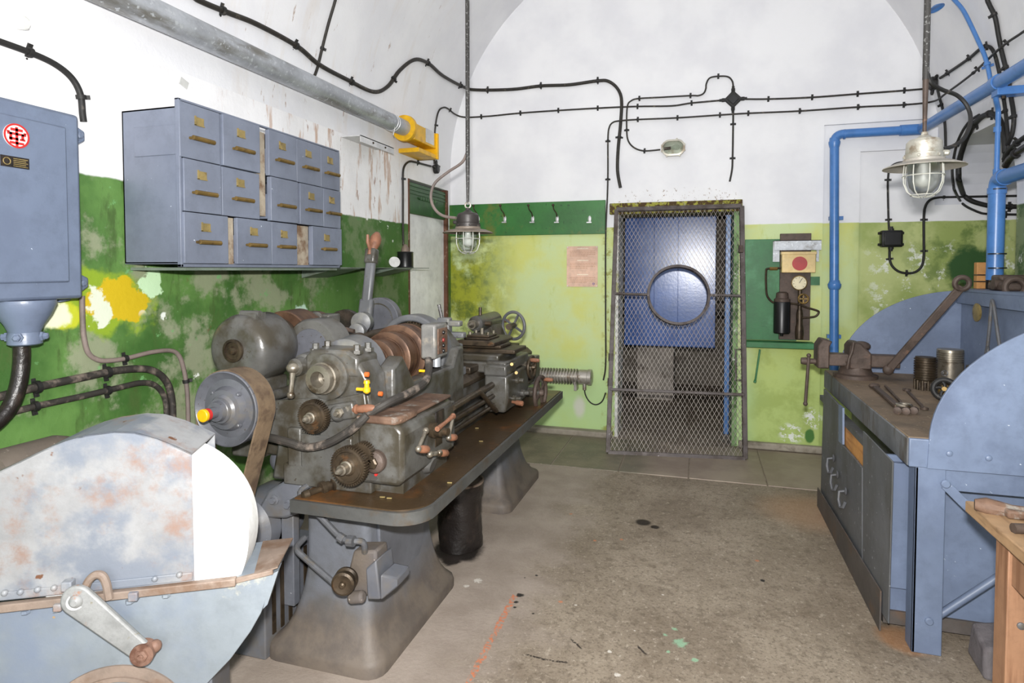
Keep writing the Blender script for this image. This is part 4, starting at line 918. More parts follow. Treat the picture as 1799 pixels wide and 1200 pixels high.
for k, (ya_, yb_) in enumerate(((1483, 1530),(1483,1530),(1490,1530))):
    a = onX(ya_-4, 700, FX+.02).y; b = onX(yb_, 700, FX+.02).y
    zz = (.665, .515, .37)[k]
    put('wooden_box_front', M().box(FX+.016, FX+.036, b, a+.05, zz-.115, zz), m_crate, t, bev=.002)
    put('box_divider', M().box(FX+.014, FX+.034, b, a+.05, zz-.155, zz-.117), m_benchd, t)
# cabinet end panel, leg, frame
YEND = 2.86
put('end_panel', M().box(FX, X1+.1, YEND, YEND+.015, .075, .735), m_bench, t)
a = onY(1568, 811, YEND-.03); b = onY(1610, 811, YEND-.03)
put('end_stile', M().box(FX-.001, FX+.085, YEND-.03, YEND-.001, .19, .71), m_bench, t, bev=.003)
put('bottom_rail', M().box(FX+.0, X1+.1, YEND-.012, YEND+.02, .03, .085), m_kick, t)
lx0, lx1 = onZ(1598, 1140).x, onZ(1653, 1152).x; ly = onZ(1630, 1150).y
put('leg', M().box(lx0, lx1, ly, ly+.012, 0, ZT-.115).box(lx0, lx0+.012, ly, ly+.08, 0, ZT-.115), m_bench, t, bev=.003)
put('leg', M().box(X1-.02, X1+.04, ly, ly+.05, 0, ZT-.115), m_bench, t, bev=.003)
put('leg', M().box(FX+.03, FX+.08, YF-.09, YF-.02, 0, .05), m_kick, t)
put('frame_rail', M().box(lx1-.01, X1+.1, ly+.012, ly+.04, ZT-.2, ZT-.112), m_bench, t, bev=.003)
q = V((lx1+.0, ly-.004, .09)); 
put('leg_bolt', M().rev((lx1-.045, ly, onY(1630,1091,ly).z), (0,-1,0), [(0,.015),(.005,.015),(.009,.011)], 14), m_bench, t)
put('brace', M().bar(onY(1661,852,ly-.012), onY(1745,935,ly-.012), .035, .012, up=(0,1,0)), m_bench, t, bev=.002)
put('brace_bolt', M().rev(onY(1661,850,ly-.018), (0,-1,0), [(0,.016),(.006,.016),(.01,.012)], 12), m_bench, t)
put('brace', M().cyl(onY(1648,1082,ly+.03), onY(1790,990,ly+.03) , .0145, n=12), m_bench, t)
# guards: quarter rounds at both ends of the top
def guard(Y, rx, rz, xb, thick, bolts):
    pts = [(xb, Y, ZT-.115), (X0+.06, Y, ZT-.115)]
    for k in range(25):
        an = math.pi - (math.pi/2)*k/24; pts.append((xb + rx*math.cos(an), Y, ZT - .01 + rz*math.sin(an)))
    g = put('side_guard', M().prism(pts, (0, thick, 0)), m_bench, t, bev=.002)
    for x, y in bolts: put('rivet', M().rev(onY(x, y, Y), (0,-1,0), [(0,.012),(.005,.010),(.008,.005)], 12), m_bench, g)
guard(YN, X1+.08-(X0+.065), .54, X1+.08, .012, [(1737,805),(1668,797)])
guard(YF-.012, X1-(X0+.06), .535, X1+.02, .012, [])
# splash back with rail, hanging things, shelf box on top
ztb = onX(1690, 511, X1).z
put('back_panel', M().box(X1, X1+.015, YN+.012, YF-.01, ZT, ztb), m_bench, t)
put('back_rail', M().box(X1-.028, X1+.0, YN+.6, YF-.01, ztb-.075, ztb), m_bench, t, bev=.003)
put('back_shelf', M().box(X1-.03, XR-.012, YN+.02, YF-.005, ztb, ztb+.014), m_bench, t)
for (x, y) in ((1470,822),(1477,852),(1492,882)):
    c = F(x, y) - V((.012,0,0))
    h = put('pull_handle', M().tube([c + V((0,.03,.045)), c + V((-.03,.028,.04)), c + V((-.034,.02,.0)), c + V((-.03,-.005,-.03)), c + V((-.022,-.03,-.02)), c + V((-.012,-.032,.01))], .008, 8), m_chain, t)
    put('handle_plate', M().ball(c + V((.0,.03,.045)), .022, (.35,1,1), 12), m_chain, h)
# ---- hung on the splash back
c = onX(1718, 549, X1-.032); put('oval_plate', M().rev(c, (-1,0,0), [(0,.001),(.0,.05),(.008,.052),(.01,.046),(.012,.01)], 28), m_brassl, label='oval brass plate hanging on the back of the workbench', cat='plate')
a = onX(1742, 528, X1-.035); P = [onX(x, y, X1-.04) for x, y in cr([(1734,616),(1738,580),(1741,545),(1743,528),(1747,545),(1752,580),(1757,612)], 5)]
t2 = thing('hanging_hook', 'dull iron rod bent double hanging on the back of the workbench', 'hook', P[0])
put('bent_rod', M().tube(P, .009, 8), m_chain, t2)
put('hook_ring', M().torus(onX(1734,616,X1-.045), (-1,.2,.2), .02, .007, 20, 8), m_chain, t2)
# ================================================================== on the bench
# ---- vise
yv = 4.14
def vx(x, y): return onY(x, y, yv)
t = thing('bench_vise', 'brown cast iron bench vise on the far corner of the workbench', 'vise', (.98, yv, ZT))
zj = vx(1440, 597).z
a, b = vx(1435, 597), vx(1455, 645)
m = M().prism([(a.x-.005, yv-.075, b.z), (a.x+.06, yv-.075, b.z), (a.x+.06, yv-.075, a.z-.03), (a.x+.075, yv-.075, a.z), (a.x+.02, yv-.075, a.z+.012), (a.x-.005, yv-.075, a.z-.03)], (0,.15,0))
put('moving_jaw', m, m_iron, t, bev=.008)
a, b = vx(1455, 620), vx(1578, 645)
put('slide', M().box(a.x-.02, b.x, yv-.045, yv+.045, b.z-.002, a.z+.0), m_iron, t, bev=.006)
c = vx(1503, 640)
m = M().rev((c.x, yv, ZT), (0,0,1), [(0,.12),(.02,.12),(.028,.095),(.05,.085),(.085,.075),(.1,.08)], 28); put('swivel_base', m, m_iron, t)
put('fixed_jaw', M().prism([(c.x-.05, yv-.08, b.z-.015), (c.x+.07, yv-.08, b.z-.015), (c.x+.07, yv-.08, a.z+.01), (c.x+.01, yv-.08, zj-.005), (c.x-.03, yv-.08, zj), (c.x-.05, yv-.08, zj-.03)], (0,.16,0)), m_iron, t, bev=.01)
put('anvil', M().ball((c.x+.03, yv, zj-.03), .05, (1,1.1,.6), 14), m_iron, t)
s0 = vx(1411, 634)
put('screw', M().cyl((s0.x-.01, yv, s0.z), (s0.x+.1, yv, s0.z), .017, n=14).rev((s0.x-.012, yv, s0.z), (1,0,0), [(0,.02),(.03,.024),(.04,.02)], 14), m_iron, t)
hb0, hb1 = vx(1420, 625), vx(1414, 707)
put('tommy_bar', M().cyl((hb0.x, yv-.02, hb0.z), (hb1.x, yv-.02, hb1.z), .0095, n=10).ball((hb1.x, yv-.02, hb1.z-.004), .014, n=10).ball((hb0.x, yv-.02, hb0.z+.004), .014, n=10), m_iron, t)
put('lock_lever', M().tube([onY(1489,648,yv-.1), onY(1492,630,yv-.11), onY(1497,618,yv-.10), onY(1500,602,yv-.09)], .009, 8), m_iron, t)
# ---- pistons
def piston(px, py0, py1, rpx, name, label, fins, mat):
    b = onZ(px, py1, ZT); d = (b - CAM).dot(RM @ V((0,0,-1))); r = rpx/FPX*d; h = (py1-py0)/FPX*d*.985
    t = thing('piston', label, 'piston', b, 'engine pistons on the workbench')
    if fins:
        prof = [(0,r*.9)]
        for k in range(9): z = h*(.30 + .68*k/9); prof += [(z,r*.88),(z+.004,r),(z+h*.045,r),(z+h*.05,r*.88)]
        put('piston_body', M().rev(b + V((0,0,h*.0)), (0,0,1), [(h*.28,r*.86)] + prof[1:] + [(h,r*.9)], 36), mat, t)
        for k in range(12):
            an = 2*math.pi*k/12; u = V((math.cos(an), math.sin(an), 0))
            put('piston_pin', M().cyl(b + u*r*.9, b + u*r*.9 + V((0,0,h*.30)), r*.13, n=8), m_steel, t)
        put('base_ring', M().rev(b + V((0,0,h*.24)), (0,0,1), [(0,r*.95),(h*.04,r*.95)], 28), mat, t)
    else:
        prof = [(0,r*.98),(h*.35,r*.99),(h*.60,r*.98)]
        for k in range(5): z = h*(.66 + .06*k); prof += [(z,r*.98),(z+.001,r*.9),(z+h*.018,r*.9),(z+h*.02,r*.98)]
        prof += [(h*.985,r*.97),(h,r*.92)]
        put('piston_body', M().rev(b, (0,0,1), prof, 40), mat, t)
        q = (CAM - b); q.z = 0; q.normalize(); s = V((0,0,1)).cross(q)
        put('pin_boss', M().rev(b + q*(r*.9) - s*r*.35 + V((0,0,h*.38)), q, [(0,r*.26),(r*.1,r*.26),(r*.1,r*.17),(-r*.02,r*.17)], 20), m_tar, t)
piston(1625, 626, 684, 17.5, 'piston', 'dark piston with close ribs and a studded skirt, left of the tall piston', True, m_steel)
piston(1668, 612, 678, 20.5, 'piston', 'tallest and shiniest piston with rings around its crown on the workbench', False, m_bright)
piston(1709, 641, 680, 11, 'piston', 'small short piston half hidden by the near curved bench guard', False, m_bright)
# ---- flat tools lying on the top
def Z(x, y, o=.0): return onZ(x, y, ZT + o)
t = thing('pipe_wrench', 'rusty clamp wrench with a split jaw lying on the middle of the bench top', 'wrench', Z(1565, 705))
put('wrench_shaft', M().bar(Z(1536,679,.012), Z(1578,715,.014), .028, .016).bar(Z(1555,678,.012), Z(1588,712,.014), .010, .012), m_iron, t, bev=.003)
put('wrench_eye', M().torus(Z(1588,712,.022), (0,0,1), .028, .008, 28, 8), m_bright, t)
put('wrench_head', M().ball(Z(1536,678,.016), .022, (1.3,1,.7), 12), m_iron, t)
for x, y in ((1577,721),(1592,722),(1606,721)): put('jaw_bolt', M().rev(Z(x,y,.016), (-.4,-1,0), [(-.01,.017),(.012,.017),(.014,.012)], 16), m_iron, t)
t = thing('spanner', 'thin open spanner lying beside the rusty clamp wrench', 'spanner', Z(1610, 705))
put('spanner_shaft', M().bar(Z(1595,688,.006), Z(1622,716,.006), .014, .007), m_iron, t)
put('spanner_jaw', M().ringplate(Z(1593,686,.003), (0,0,1), .020, .011, .008, 20), m_iron, t)
put('spanner_jaw', M().ringplate(Z(1624,719,.003), (0,0,1), .017, .009, .008, 20), m_iron, t)
t = thing('valve', 'black five-spoked valve handwheel with a brass stem by the near bench guard', 'valve', Z(1658, 702))
hc = onP(1659, 690, Z(1658,705,.0), V((-.35,-.85,.0)).normalized()); hc = Z(1659, 706, 0) + V((0,0,.062)); hn = V((-.35,-.85,.25)).normalized()
m = M().torus(hc, hn, .046, .0135, 32, 10); u, w, _ = frame(hn)
for k in range(5):
    an = 2*math.pi*k/5 + .3; m.tube([hc, hc + (u*math.cos(an) + w*math.sin(an))*.022 + hn*.004, hc + (u*math.cos(an+.3) + w*math.sin(an+.3))*.044], .008, 8)
put('handwheel', m, m_black, t)
put('valve_stem', M().cyl(hc - hn*.07, hc + hn*.018, .011, n=12).rev(hc - hn*.03, -hn, [(0,.013),(.01,.026),(.05,.028),(.06,.034),(.1,.034)], 16), m_brass, t)
t = thing('brass_nut', 'small bright metal stub lying below the black handwheel on the bench', 'fitting', Z(1652, 744))
put('nut_body', M().rev(Z(1648,744,.017), (1,.3,0), [(0,.012),(.004,.016),(.02,.016),(.022,.012),(.05,.012)], 12), m_bright, t)
# ---- long lever bar leaning from the bench to the shelf
a, b = onY(1585, 622, 4.05), onY(1690, 503, 3.95)
t = thing('lever_bar', 'long brown iron lever with a looped end leaning across the back of the workbench', 'lever', a)
ab = (b-a).normalized(); aend = a - ab*.12
put('lever_shaft', M().bar(aend, b, .042, .024, up=(0,1,0)), m_iron, t, bev=.005)
put('lever_loop', M().torus(b + ab*.02 + V((-.012,0,-.0)), (0,1,.1), .034, .014, 28, 10), m_iron, t)
put('lever_hub', M().ball(aend, .03, (1,.7,1), 14), m_iron, t)
# ---- things on the bench back shelf
zs2 = ztb + .015
c = onX(1730, 497, 1.62)
p, q = onY(1718, 461, 4.33), onY(1741, 485, 4.33)
t = thing('yellow_box', 'small yellow box tied with black bands behind the thick blue pipe', 'box', ((p.x+q.x)/2, 4.36, zs2))
put('box_body', M().box(p.x, q.x, 4.34, 4.385, zs2, p.z), m_crate, t, bev=.003)
m = M().box(p.x+.045, p.x+.058, 4.333, 4.385, zs2, p.z+.002)
for f_ in (.25, .5): m.box(p.x-.002, q.x+.002, 4.335, 4.385, zs2+(p.z-zs2)*f_, zs2+(p.z-zs2)*f_+.007)
put('black_band', m, m_blackp, t)
cy_ = 4.02
p = onY(1716, 492, cy_); t = thing('iron_casting', 'brown rusted iron casting lying on the bench back shelf', 'casting', (1.64, cy_, zs2))
put('casting_body', M().box(1.545, 1.73, cy_-.12, cy_+.06, zs2, zs2+.045).box(1.56, 1.73, cy_-.06, cy_+.06, zs2+.045, zs2+.085), m_iron, t, bev=.014)
put('casting_boss', M().cyl((1.535, cy_-.04, zs2+.035), (1.575, cy_-.04, zs2+.035), .03, n=18), m_iron, t)
put('casting_arch', M().torus((1.60, cy_-.13, zs2+.02), (0,1,0), .045, .016, 28, 10), m_iron, t)
# ================================================================== wooden table in the right foreground
ZW = .78
c0_ = onZ(1706, 880, ZW); xw = .80
t = thing('wooden_table', 'raw pine table in the right foreground with a dirty top', 'table', (1.2, 1.9, 0))
put('table_top', M().box(xw-.0, 1.65, 1.35, c0_.y, ZW-.035, ZW), m_pine2, t, bev=.004)
lg = onX(1748, 1000, xw+.012)
put('leg', M().box(xw+.012, xw+.058, lg.y-.075, lg.y, 0, ZW-.035), m_pine, t, bev=.003)
put('leg', M().box(1.56, 1.61, lg.y-.075, lg.y, 0, ZW-.035), m_pine, t, bev=.003)
for yy in (1.42,):
    put('leg', M().box(xw+.012, xw+.058, yy, yy+.06, 0, ZW-.035), m_pine, t, bev=.003)
    put('leg', M().box(1.56, 1.61, yy, yy+.06, 0, ZW-.035), m_pine, t, bev=.003)
put('apron', M().prism([(xw+.058, lg.y-.062, ZW-.035), (1.56, lg.y-.062, ZW-.035), (1.56, lg.y-.062, ZW-.16), (xw+.16, lg.y-.062, ZW-.16), (xw+.058, lg.y-.062, ZW-.14)], (0,.024,0)), m_pine, t, bev=.003)
put('apron', M().box(xw+.02, xw+.044, 1.48, lg.y-.075, ZW-.14, ZW-.035), m_pine, t, bev=.003)
q = onY(1789, 1099, lg.y-.076); put('leg_bolt', M().rev((xw+.045, lg.y-.075, q.z), (0,-1,0), [(0,.010),(.004,.010),(.006,.006)], 10), m_chain, t)
t = thing('rusty_tool', 'reddish brown rusty iron tool lying on the raw pine table', 'tool', onZ(1740, 892, ZW))
a, b = onZ(1712, 886, ZW+.016), onZ(1778, 898, ZW+.014)
put('tool_body', M().tube([a, a*.7+b*.3, a*.3+b*.7, b, b + (b-a)*.4], [.016,.026,.022,.018,.02], 10), m_rustlid, t)
put('tool_head', M().ob(b + (b-a)*.3, (.05,0,0), (0,.03,0), (0,0,.012)), m_rustlid, t, bev=.006)
q = onZ(1795, 930, ZW+.012); put('iron_stub', M().cyl(q - V((.02,0,0)), q + V((.07,.02,0)), .014, n=12), m_iron, label='short brown iron stub near the front edge of the pine table', cat='rod')
a = onZ(1724, 1190)
put('stone_block', M().hexa([(a.x, a.y-.02, 0), (a.x+.3, a.y-.05, 0), (a.x+.34, a.y+.2, 0), (a.x+.01, a.y+.16, 0), (a.x+.005, a.y, .11), (a.x+.29, a.y-.02, .15), (a.x+.33, a.y+.18, .17), (a.x+.02, a.y+.15, .13)]), m_stone, bev=.012, label='grey stone block on the floor behind the pine table leg', cat='stone block')
# ================================================================== big wet grindstone, left foreground
ge, gnn = V((.891, .454, 0)), V((-.454, .891, 0))
gc = CAM + ray(235, 985) * (1.7 / ray(235, 985).dot(RM @ V((0,0,-1))))
def gp(x, y, d=0): return onP(x, y, gc + gnn*d, gnn)
GW = .23
t = thing('grindstone', 'large wet grindstone with white peeling hood, trough and crank lever in the left foreground', 'grinder', (gc.x, gc.y, 0))
tro = [(-170,1096),(479,1006),(472,1042),(458,1078),(440,1110),(405,1158),(365,1200),(320,1238),(260,1272),(190,1296),(120,1308),(40,1304),(-40,1284),(-110,1240),(-155,1170)]
P = [gp(*q) for q in tro]
front = put('trough', M().prism(P, gnn*GW), m_grindb, t, bev=.002)
hood = [(-170,907),(-80,866),(0,828),(75,791),(115,775),(150,765),(200,758),(237,760),(275,771),(310,785),(336,797),(341,1021),(-170,1073)]
HP = [gp(*q) for q in hood]
m = M(); off = gnn*(GW-.015)
m.prism(HP, gnn*.004); m.prism([p + off for p in HP], gnn*.004)
for a, b in zip(HP[:10], HP[1:11]):
    m.hexa([a, b, b + V((0,0,-.004)), a + V((0,0,-.004)), a + off, b + off, b + off + V((0,0,-.004)), a + off + V((0,0,-.004))])
put('hood', m, m_grindp, t, sm=25)
wc = gp(250, 958, .012); wr = (gp(250, 958, .012) - gp(250, 784, .012)).length
put('stone_wheel', M().rev(wc, gnn, [(0,wr-.006),(.006,wr),(.124,wr),(.13,wr-.006)], 96), m_wheel, t)
put('wheel_axle', M().cyl(wc - gnn*.0, wc + gnn*(GW+.05), .02), m_iron, t)
# flanged rim with bolts
a, b, c, d = gp(-170,1096,-.012), gp(341,1033,-.012), gp(341,1031,-.010), gp(482,1001,-.010)
rim = put('rim_flange', M().bar(gp(-170,1087,-.008), gp(415,1021,-.008), .022, .022), m_grindrim, t, bev=.003)
put('rim_flange', M().bar(gp(410,1021,-.003), gp(480,1004,-.003), .012, .014), m_grindrim, t, bev=.002)
put('rim_flange', M().bar(gp(-170,1066,-.002), gp(338,1012,-.002), .006, .022), m_grindp, t, bev=.002)
for x, y in ((8,1042),(36,1040),(66,1036),(95,1033),(272,1017),(315,1010)): put('rivet', M().ball(gp(x,y,-.006), .0085, n=10), m_grindp, t)
for x, y in ((45,1072),(100,1068),(228,1054),(292,1043)): put('hex_nut', M().cyl(gp(x,y,-.012), gp(x,y,-.012) - V((0,0,.008)), .011, n=6), m_grindb, t)
# splash plate at the right end
sp = [q + V((0,0,.012)) for q in (gp(446,1016,-.004), gp(488,1003,-.004), gp(515,951,GW), gp(462,957,GW))]
put('splash_plate', M().prism(sp, (0,0,-.004)), m_grindrim, t)
put('end_strip', M().prism([gp(479,1008,-.002), gp(489,1003,-.002), gp(470,1062,.0), gp(462,1070,0)], gnn*.05), m_grindb, t)
# crank lever with its catch
pv, pe = gp(133,1057,-.045), gp(250,1150,-.05)
ad = (pe-pv).normalized(); an_ = gnn.cross(ad).normalized()
cp = []
for k in range(13): q = math.pi/2 + math.pi*k/12; cp.append(pv + ad*math.cos(q)*.040 + an_*math.sin(q)*.040)
for k in range(9): q = -math.pi/2 + math.pi*k/8; cp.append(pe + ad*math.cos(q)*.026 + an_*math.sin(q)*.026)
cr_ = put('crank_lever', M().prism(cp, gnn*.018), m_crank, t, bev=.005)
put('pivot_pin', M().rev(pv, -gnn, [(-.05,.018),(.0,.018),(.006,.016),(.012,.008)], 16).cyl(pv, gp(133,1057,.0), .022), m_crank, cr_)
put('rusty_end', M().rev(pe - gnn*.006, gnn, [(0,.026),(.0,.03),(.034,.03),(.036,.026)], 24).ball(pe + ad*.012 - an_*.024 + gnn*.02, .017, n=12), m_rustcr, cr_)
put('end_bolt', M().rev(pe - gnn*.006, -gnn, [(0,.018),(.006,.017),(.008,.009),(.004,.005)], 6), m_rustcr, cr_)
arc = [gp(x, y, -.022) for x, y in cr([(150,1034),(156,1020),(168,1010),(180,1012),(187,1026),(190,1042),(192,1052)], 5)]
put('catch_hook', M().tube(arc, .011, 10), m_grindrim, t)
for x_, y_, s_ in ((120,1028,.013),(104,1065,.010),(236,1046,.012)): put('catch_block', M().ob(gp(x_,y_,-.018), ge*s_, gnn*.013, V((0,0,s_))), m_grindp, t, bev=.003)
rc_ = gp(205, 1292, 0); R_ = (gp(205,1292,0)-gp(205,1168,0)).length
put('hub_ring', M().ringplate(rc_ + gnn*.002, -gnn, R_, R_-.03, .008, 64).ringplate(rc_ + gnn*.002, -gnn, R_-.03, R_-.042, .014, 64), m_grindrim, t)
for s_ in (-.26, .16): put('leg', M().ob(gc + ge*s_ + gnn*(GW*.5) + V((0,0,-gc.z + .16)), ge*.03, gnn*.09, V((0,0,.16))), m_pedest, t, bev=.004)
# dusty motor housing behind it
q = V((-2.2, 1.49, .82))
t = thing('motor_housing', 'dusty rust-brown motor housing at the wall behind the grindstone hood', 'motor', (q.x, q.y, 0))
put('motor_body', M().rev((q.x, q.y-.11, q.z), (0,1,0), [(0,.05),(.01,.075),(.04,.088),(.22,.088),(.26,.075),(.27,.05)], 28), m_dustbase, t)
put('motor_stand', M().box(q.x-.07, q.x+.07, q.y-.08, q.y+.1, 0, q.z-.075), m_pedest, t, bev=.005)
# ================================================================== black bucket under the lathe
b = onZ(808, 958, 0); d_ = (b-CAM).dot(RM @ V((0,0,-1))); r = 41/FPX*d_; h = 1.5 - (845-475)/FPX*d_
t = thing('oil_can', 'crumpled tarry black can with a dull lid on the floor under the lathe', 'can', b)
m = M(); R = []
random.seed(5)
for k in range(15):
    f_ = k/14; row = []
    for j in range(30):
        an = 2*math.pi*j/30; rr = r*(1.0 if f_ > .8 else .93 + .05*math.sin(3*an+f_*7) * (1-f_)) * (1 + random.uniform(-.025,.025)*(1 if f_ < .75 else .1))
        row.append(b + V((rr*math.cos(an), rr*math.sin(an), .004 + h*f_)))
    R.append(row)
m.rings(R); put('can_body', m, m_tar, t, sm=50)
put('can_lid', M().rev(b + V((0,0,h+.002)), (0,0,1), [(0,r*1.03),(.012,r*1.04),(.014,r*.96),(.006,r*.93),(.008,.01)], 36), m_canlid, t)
# ================================================================== the lathe
TX0, TX1, TY0, TY1, TZ = -1.40, -.885, 1.84, 4.06, .68
SX, SZ = -1.35, 1.10                     # spindle axis (runs along the length of the room)
lathe = thing('lathe', 'long grey metal-turning lathe with stepped pulley, gears and drip tray on two cast pedestals', 'lathe', (-1.3, 2.9, 0))
T = lathe
# ---- pedestals
def pedestal(ya, yb, bxa, bxb, bya, byb, xa, xb):
    zt_ = TZ - .03; n = 10; R = []
    def rr(x0, x1, y0, y1, z, c):
        out = []
        for cx, cy, a0_ in ((x1-c, y1-c, 0), (x0+c, y1-c, 90), (x0+c, y0+c, 180), (x1-c, y0+c, 270)):
            for k in range(5): q = math.radians(a0_ + 22.5*k); out.append((cx + c*math.cos(q), cy + c*math.sin(q), z))
        return out
    prof = [(0,1),(.035,1),(.05,.96),(.06,.88),(.08,.70),(.11,.52),(.15,.36),(.20,.22),(.26,.10),(.34,.0),(zt_-.08,-.02),(zt_-.05,.02),(zt_-.02,.10),(zt_,.10)]
    base = put('pedestal', M().rings([rr(xa+(bxa-xa)*f, xb+(bxb-xb)*f, ya+(bya-ya)*f, yb+(byb-yb)*f, z, .03+.04*max(0,f)) for z, f in prof ]), m_dustped, T, sm=50)
    for x, y in ((bxb-.07, bya+.08), (bxb-.07, byb-.08), (bxa+.07, bya+.08), (bxa+.07, byb-.08)): put('foundation_bolt', M().rev((x, y, .05), (0,0,1), [(0,.025),(.012,.025),(.012,.017),(.03,.017),(.03,.009),(.05,.008)], 8), m_dustbase, base)
    return base
b0 = onZ(482, 1150); 
ped = pedestal(2.02, 2.58, -1.61, -1.10, 1.93, 2.70, -1.47, -1.19)
pedestal(3.62, 4.06, -1.61, -1.10, 3.52, 4.30, -1.47, -1.19)
a, b = onX(662, 905, -1.187), onX(742, 1020, -1.187)
put('side_cover', M().prism([(-1.192, a.y, .62), (-1.192, b.y, .62), (-1.192, b.y, .30), (-1.192, b.y-.06, .22), (-1.192, a.y+.02, .16)], (.014,0,0)), m_pedest, ped, bev=.004)
put('cover_bolt', M().bolt((-1.18, b.y-.01, .49), (1,.3,0), .014, .03), m_pedest, ped)
# ---- drip tray with rounded front corner
pts = []
c_ = .12
for cx, cy, a0_ in ((TX1-c_, TY1-.02, None), (TX0+.02, TY1-.02, None), (TX0+.02, TY0+.02, None), (TX1-c_, TY0+c_, 270)):
    if a0_ is None: pts.append((cx + (c_ if cx > -1.2 else -.02), cy + (.02 if cy > 3 else -.02)))
    else:
        for k in range(9): q = math.radians(a0_ + 90*k/8); pts.append((cx + c_*math.cos(q), cy + c_*math.sin(q)))
tray = put('drip_tray', M().prism([(x, y, TZ-.05) for x, y in pts], (0,0,.045)), m_traye, T)
mid = (( TX0+TX1)/2, (TY0+TY1)/2)
inn = [(mid[0] + (x-mid[0])*(1-.012/abs(x-mid[0]) if abs(x-mid[0]) > .02 else 1), mid[1] + (y-mid[1])*(1-.012/abs(y-mid[1]) if abs(y-mid[1]) > .02 else 1)) for x, y in pts]
put('tray_top', M().prism([(x, y, TZ-.006) for x, y in inn], (0,0,.006)), m_tray, tray)
random.seed(11)
m = M()
for (x, y) in ((672,873),(684,875),(838,752),(845,775),(790,848)):
    q = onZ(x, y, TZ+.003); m.ob(q, (.009,.002,0), (-.001,.003,0), (0,0,.0015))
put('swarf_chip', m, m_brassl, tray)
# ---- bed
put('bed', M().box(-1.52, -1.14, 1.96, 4.2, TZ, .76).box(-1.50, -1.44, 1.96, 4.2, .75, .90).box(-1.22, -1.155, 1.96, 4.2, .75, .90).box(-1.44, -1.22, 1.96, 2.8, .75, .88), m_lathe, T, bev=.006)
m = M().prism([(-1.515, 2.7, .90), (-1.43, 2.7, .90), (-1.43, 2.7, .925), (-1.45, 2.7, .945), (-1.49, 2.7, .945), (-1.515, 2.7, .925)], (0, 1.5, 0)).prism([(-1.235, 2.7, .90), (-1.14, 2.7, .90), (-1.14, 2.7, .92), (-1.175, 2.7, .95), (-1.20, 2.7, .95), (-1.235, 2.7, .92)], (0, 1.5, 0))
put('bed_way', m, m_steel, T, bev=.002)
m = M()
random.seed(4)
y = 2.62
while y < 2.95: w = random.choice((.014,.02,.024)); m.box(-1.157, -1.150, y, y+w, .80, .80 + random.choice((.03,.03,.042))); y += w + .010
put('cast_lettering', m, m_lathel, T, bev=.003)
# ---- headstock
m = M()
m.prism([(-1.60, 1.99, TZ), (-1.12, 1.99, TZ), (-1.13, 1.99, .90), (-1.16, 1.99, 1.0), (-1.17, 1.99, 1.10), (-1.21, 1.99, 1.165), (-1.27, 1.99, 1.18), (-1.43, 1.99, 1.18), (-1.47, 1.99, 1.14), (-1.50, 1.99, 1.05), (-1.55, 1.99, .93)], (0, .14, 0))
hs = put('headstock', m, m_lathe, T, bev=.014)
put('bearing_cap', M().prism([(-1.435, 1.985, 1.10), (-1.205, 1.985, 1.10), (-1.205, 1.985, 1.175), (-1.25, 1.985, 1.20), (-1.40, 1.985, 1.20), (-1.435, 1.985, 1.175)], (0, .15, 0)), m_lathe, hs, bev=.012)
for x, y in ((-1.41, 2.02),(-1.41,2.10),(-1.23,2.02),(-1.23,2.10)): put('cap_bolt', M().rev((x, y, 1.185), (0,0,1), [(0,.022),(.014,.022),(.014,.013),(.034,.013)], 6), m_lathe, hs)
m = M().prism([(-1.20, 2.12, TZ+.04), (-1.20, 2.12, 1.12), (-1.20, 2.2, 1.16), (-1.20, 2.30, 1.04), (-1.20, 2.72, 1.04), (-1.20, 2.78, 1.12), (-1.20, 2.86, 1.12), (-1.20, 2.86, .74)], (.07, 0, 0))
put('headstock_front', m, m_lathe, hs, bev=.012)
m = M().prism([(-1.55, 2.12, TZ+.04), (-1.55, 2.12, 1.02), (-1.55, 2.86, 1.02), (-1.55, 2.86, .74)], (.05, 0, 0)).box(-1.5, -1.2, 2.1, 2.86, .88, .93)
put('headstock_back', m, m_lathe, hs, bev=.010)
# hump cover over the spindle just behind the first bearing
put('hump_cover', M().rev((SX, 2.12, SZ), (0,1,0), [(0,.09),(.01,.125),(.10,.135),(.12,.12),(.121,.09)], 36), m_lathel, hs)
# spindle tail nearest the camera
put('spindle_end', M().rev((SX+.02, 1.99, SZ), (0,-1,0), [(-.02,.072),(.012,.072),(.016,.060),(.05,.060),(.052,.054),(.075,.052),(.078,.030),(.030,.028),(.0,.0)], 36), m_bright, T)
put('spindle_flange', M().rev((SX+.02, 1.985, SZ), (0,-1,0), [(0,.088),(.012,.086),(.016,.074)], 36), m_lathe, T)
# cone pulley
prof = [(0,.065),(.01,.075)]
y = .01
for k, r_ in enumerate((.074,.096,.120,.144)):
    prof += [(y, r_-.010), (y+.004, r_), (y+.012, r_), (y+.016, r_-.003), (y+.088, r_-.003), (y+.092, r_), (y+.098, r_), (y+.102, r_-.010)]; y += .103
put('cone_pulley', M().rev((SX, 2.245, SZ), (0,1,0), prof + [(y, .11), (y+.005, .05)], 56), m_cone, T)
put('spindle', M().cyl((SX, 2.0, SZ), (SX, 2.95, SZ), .03), m_bright, T)
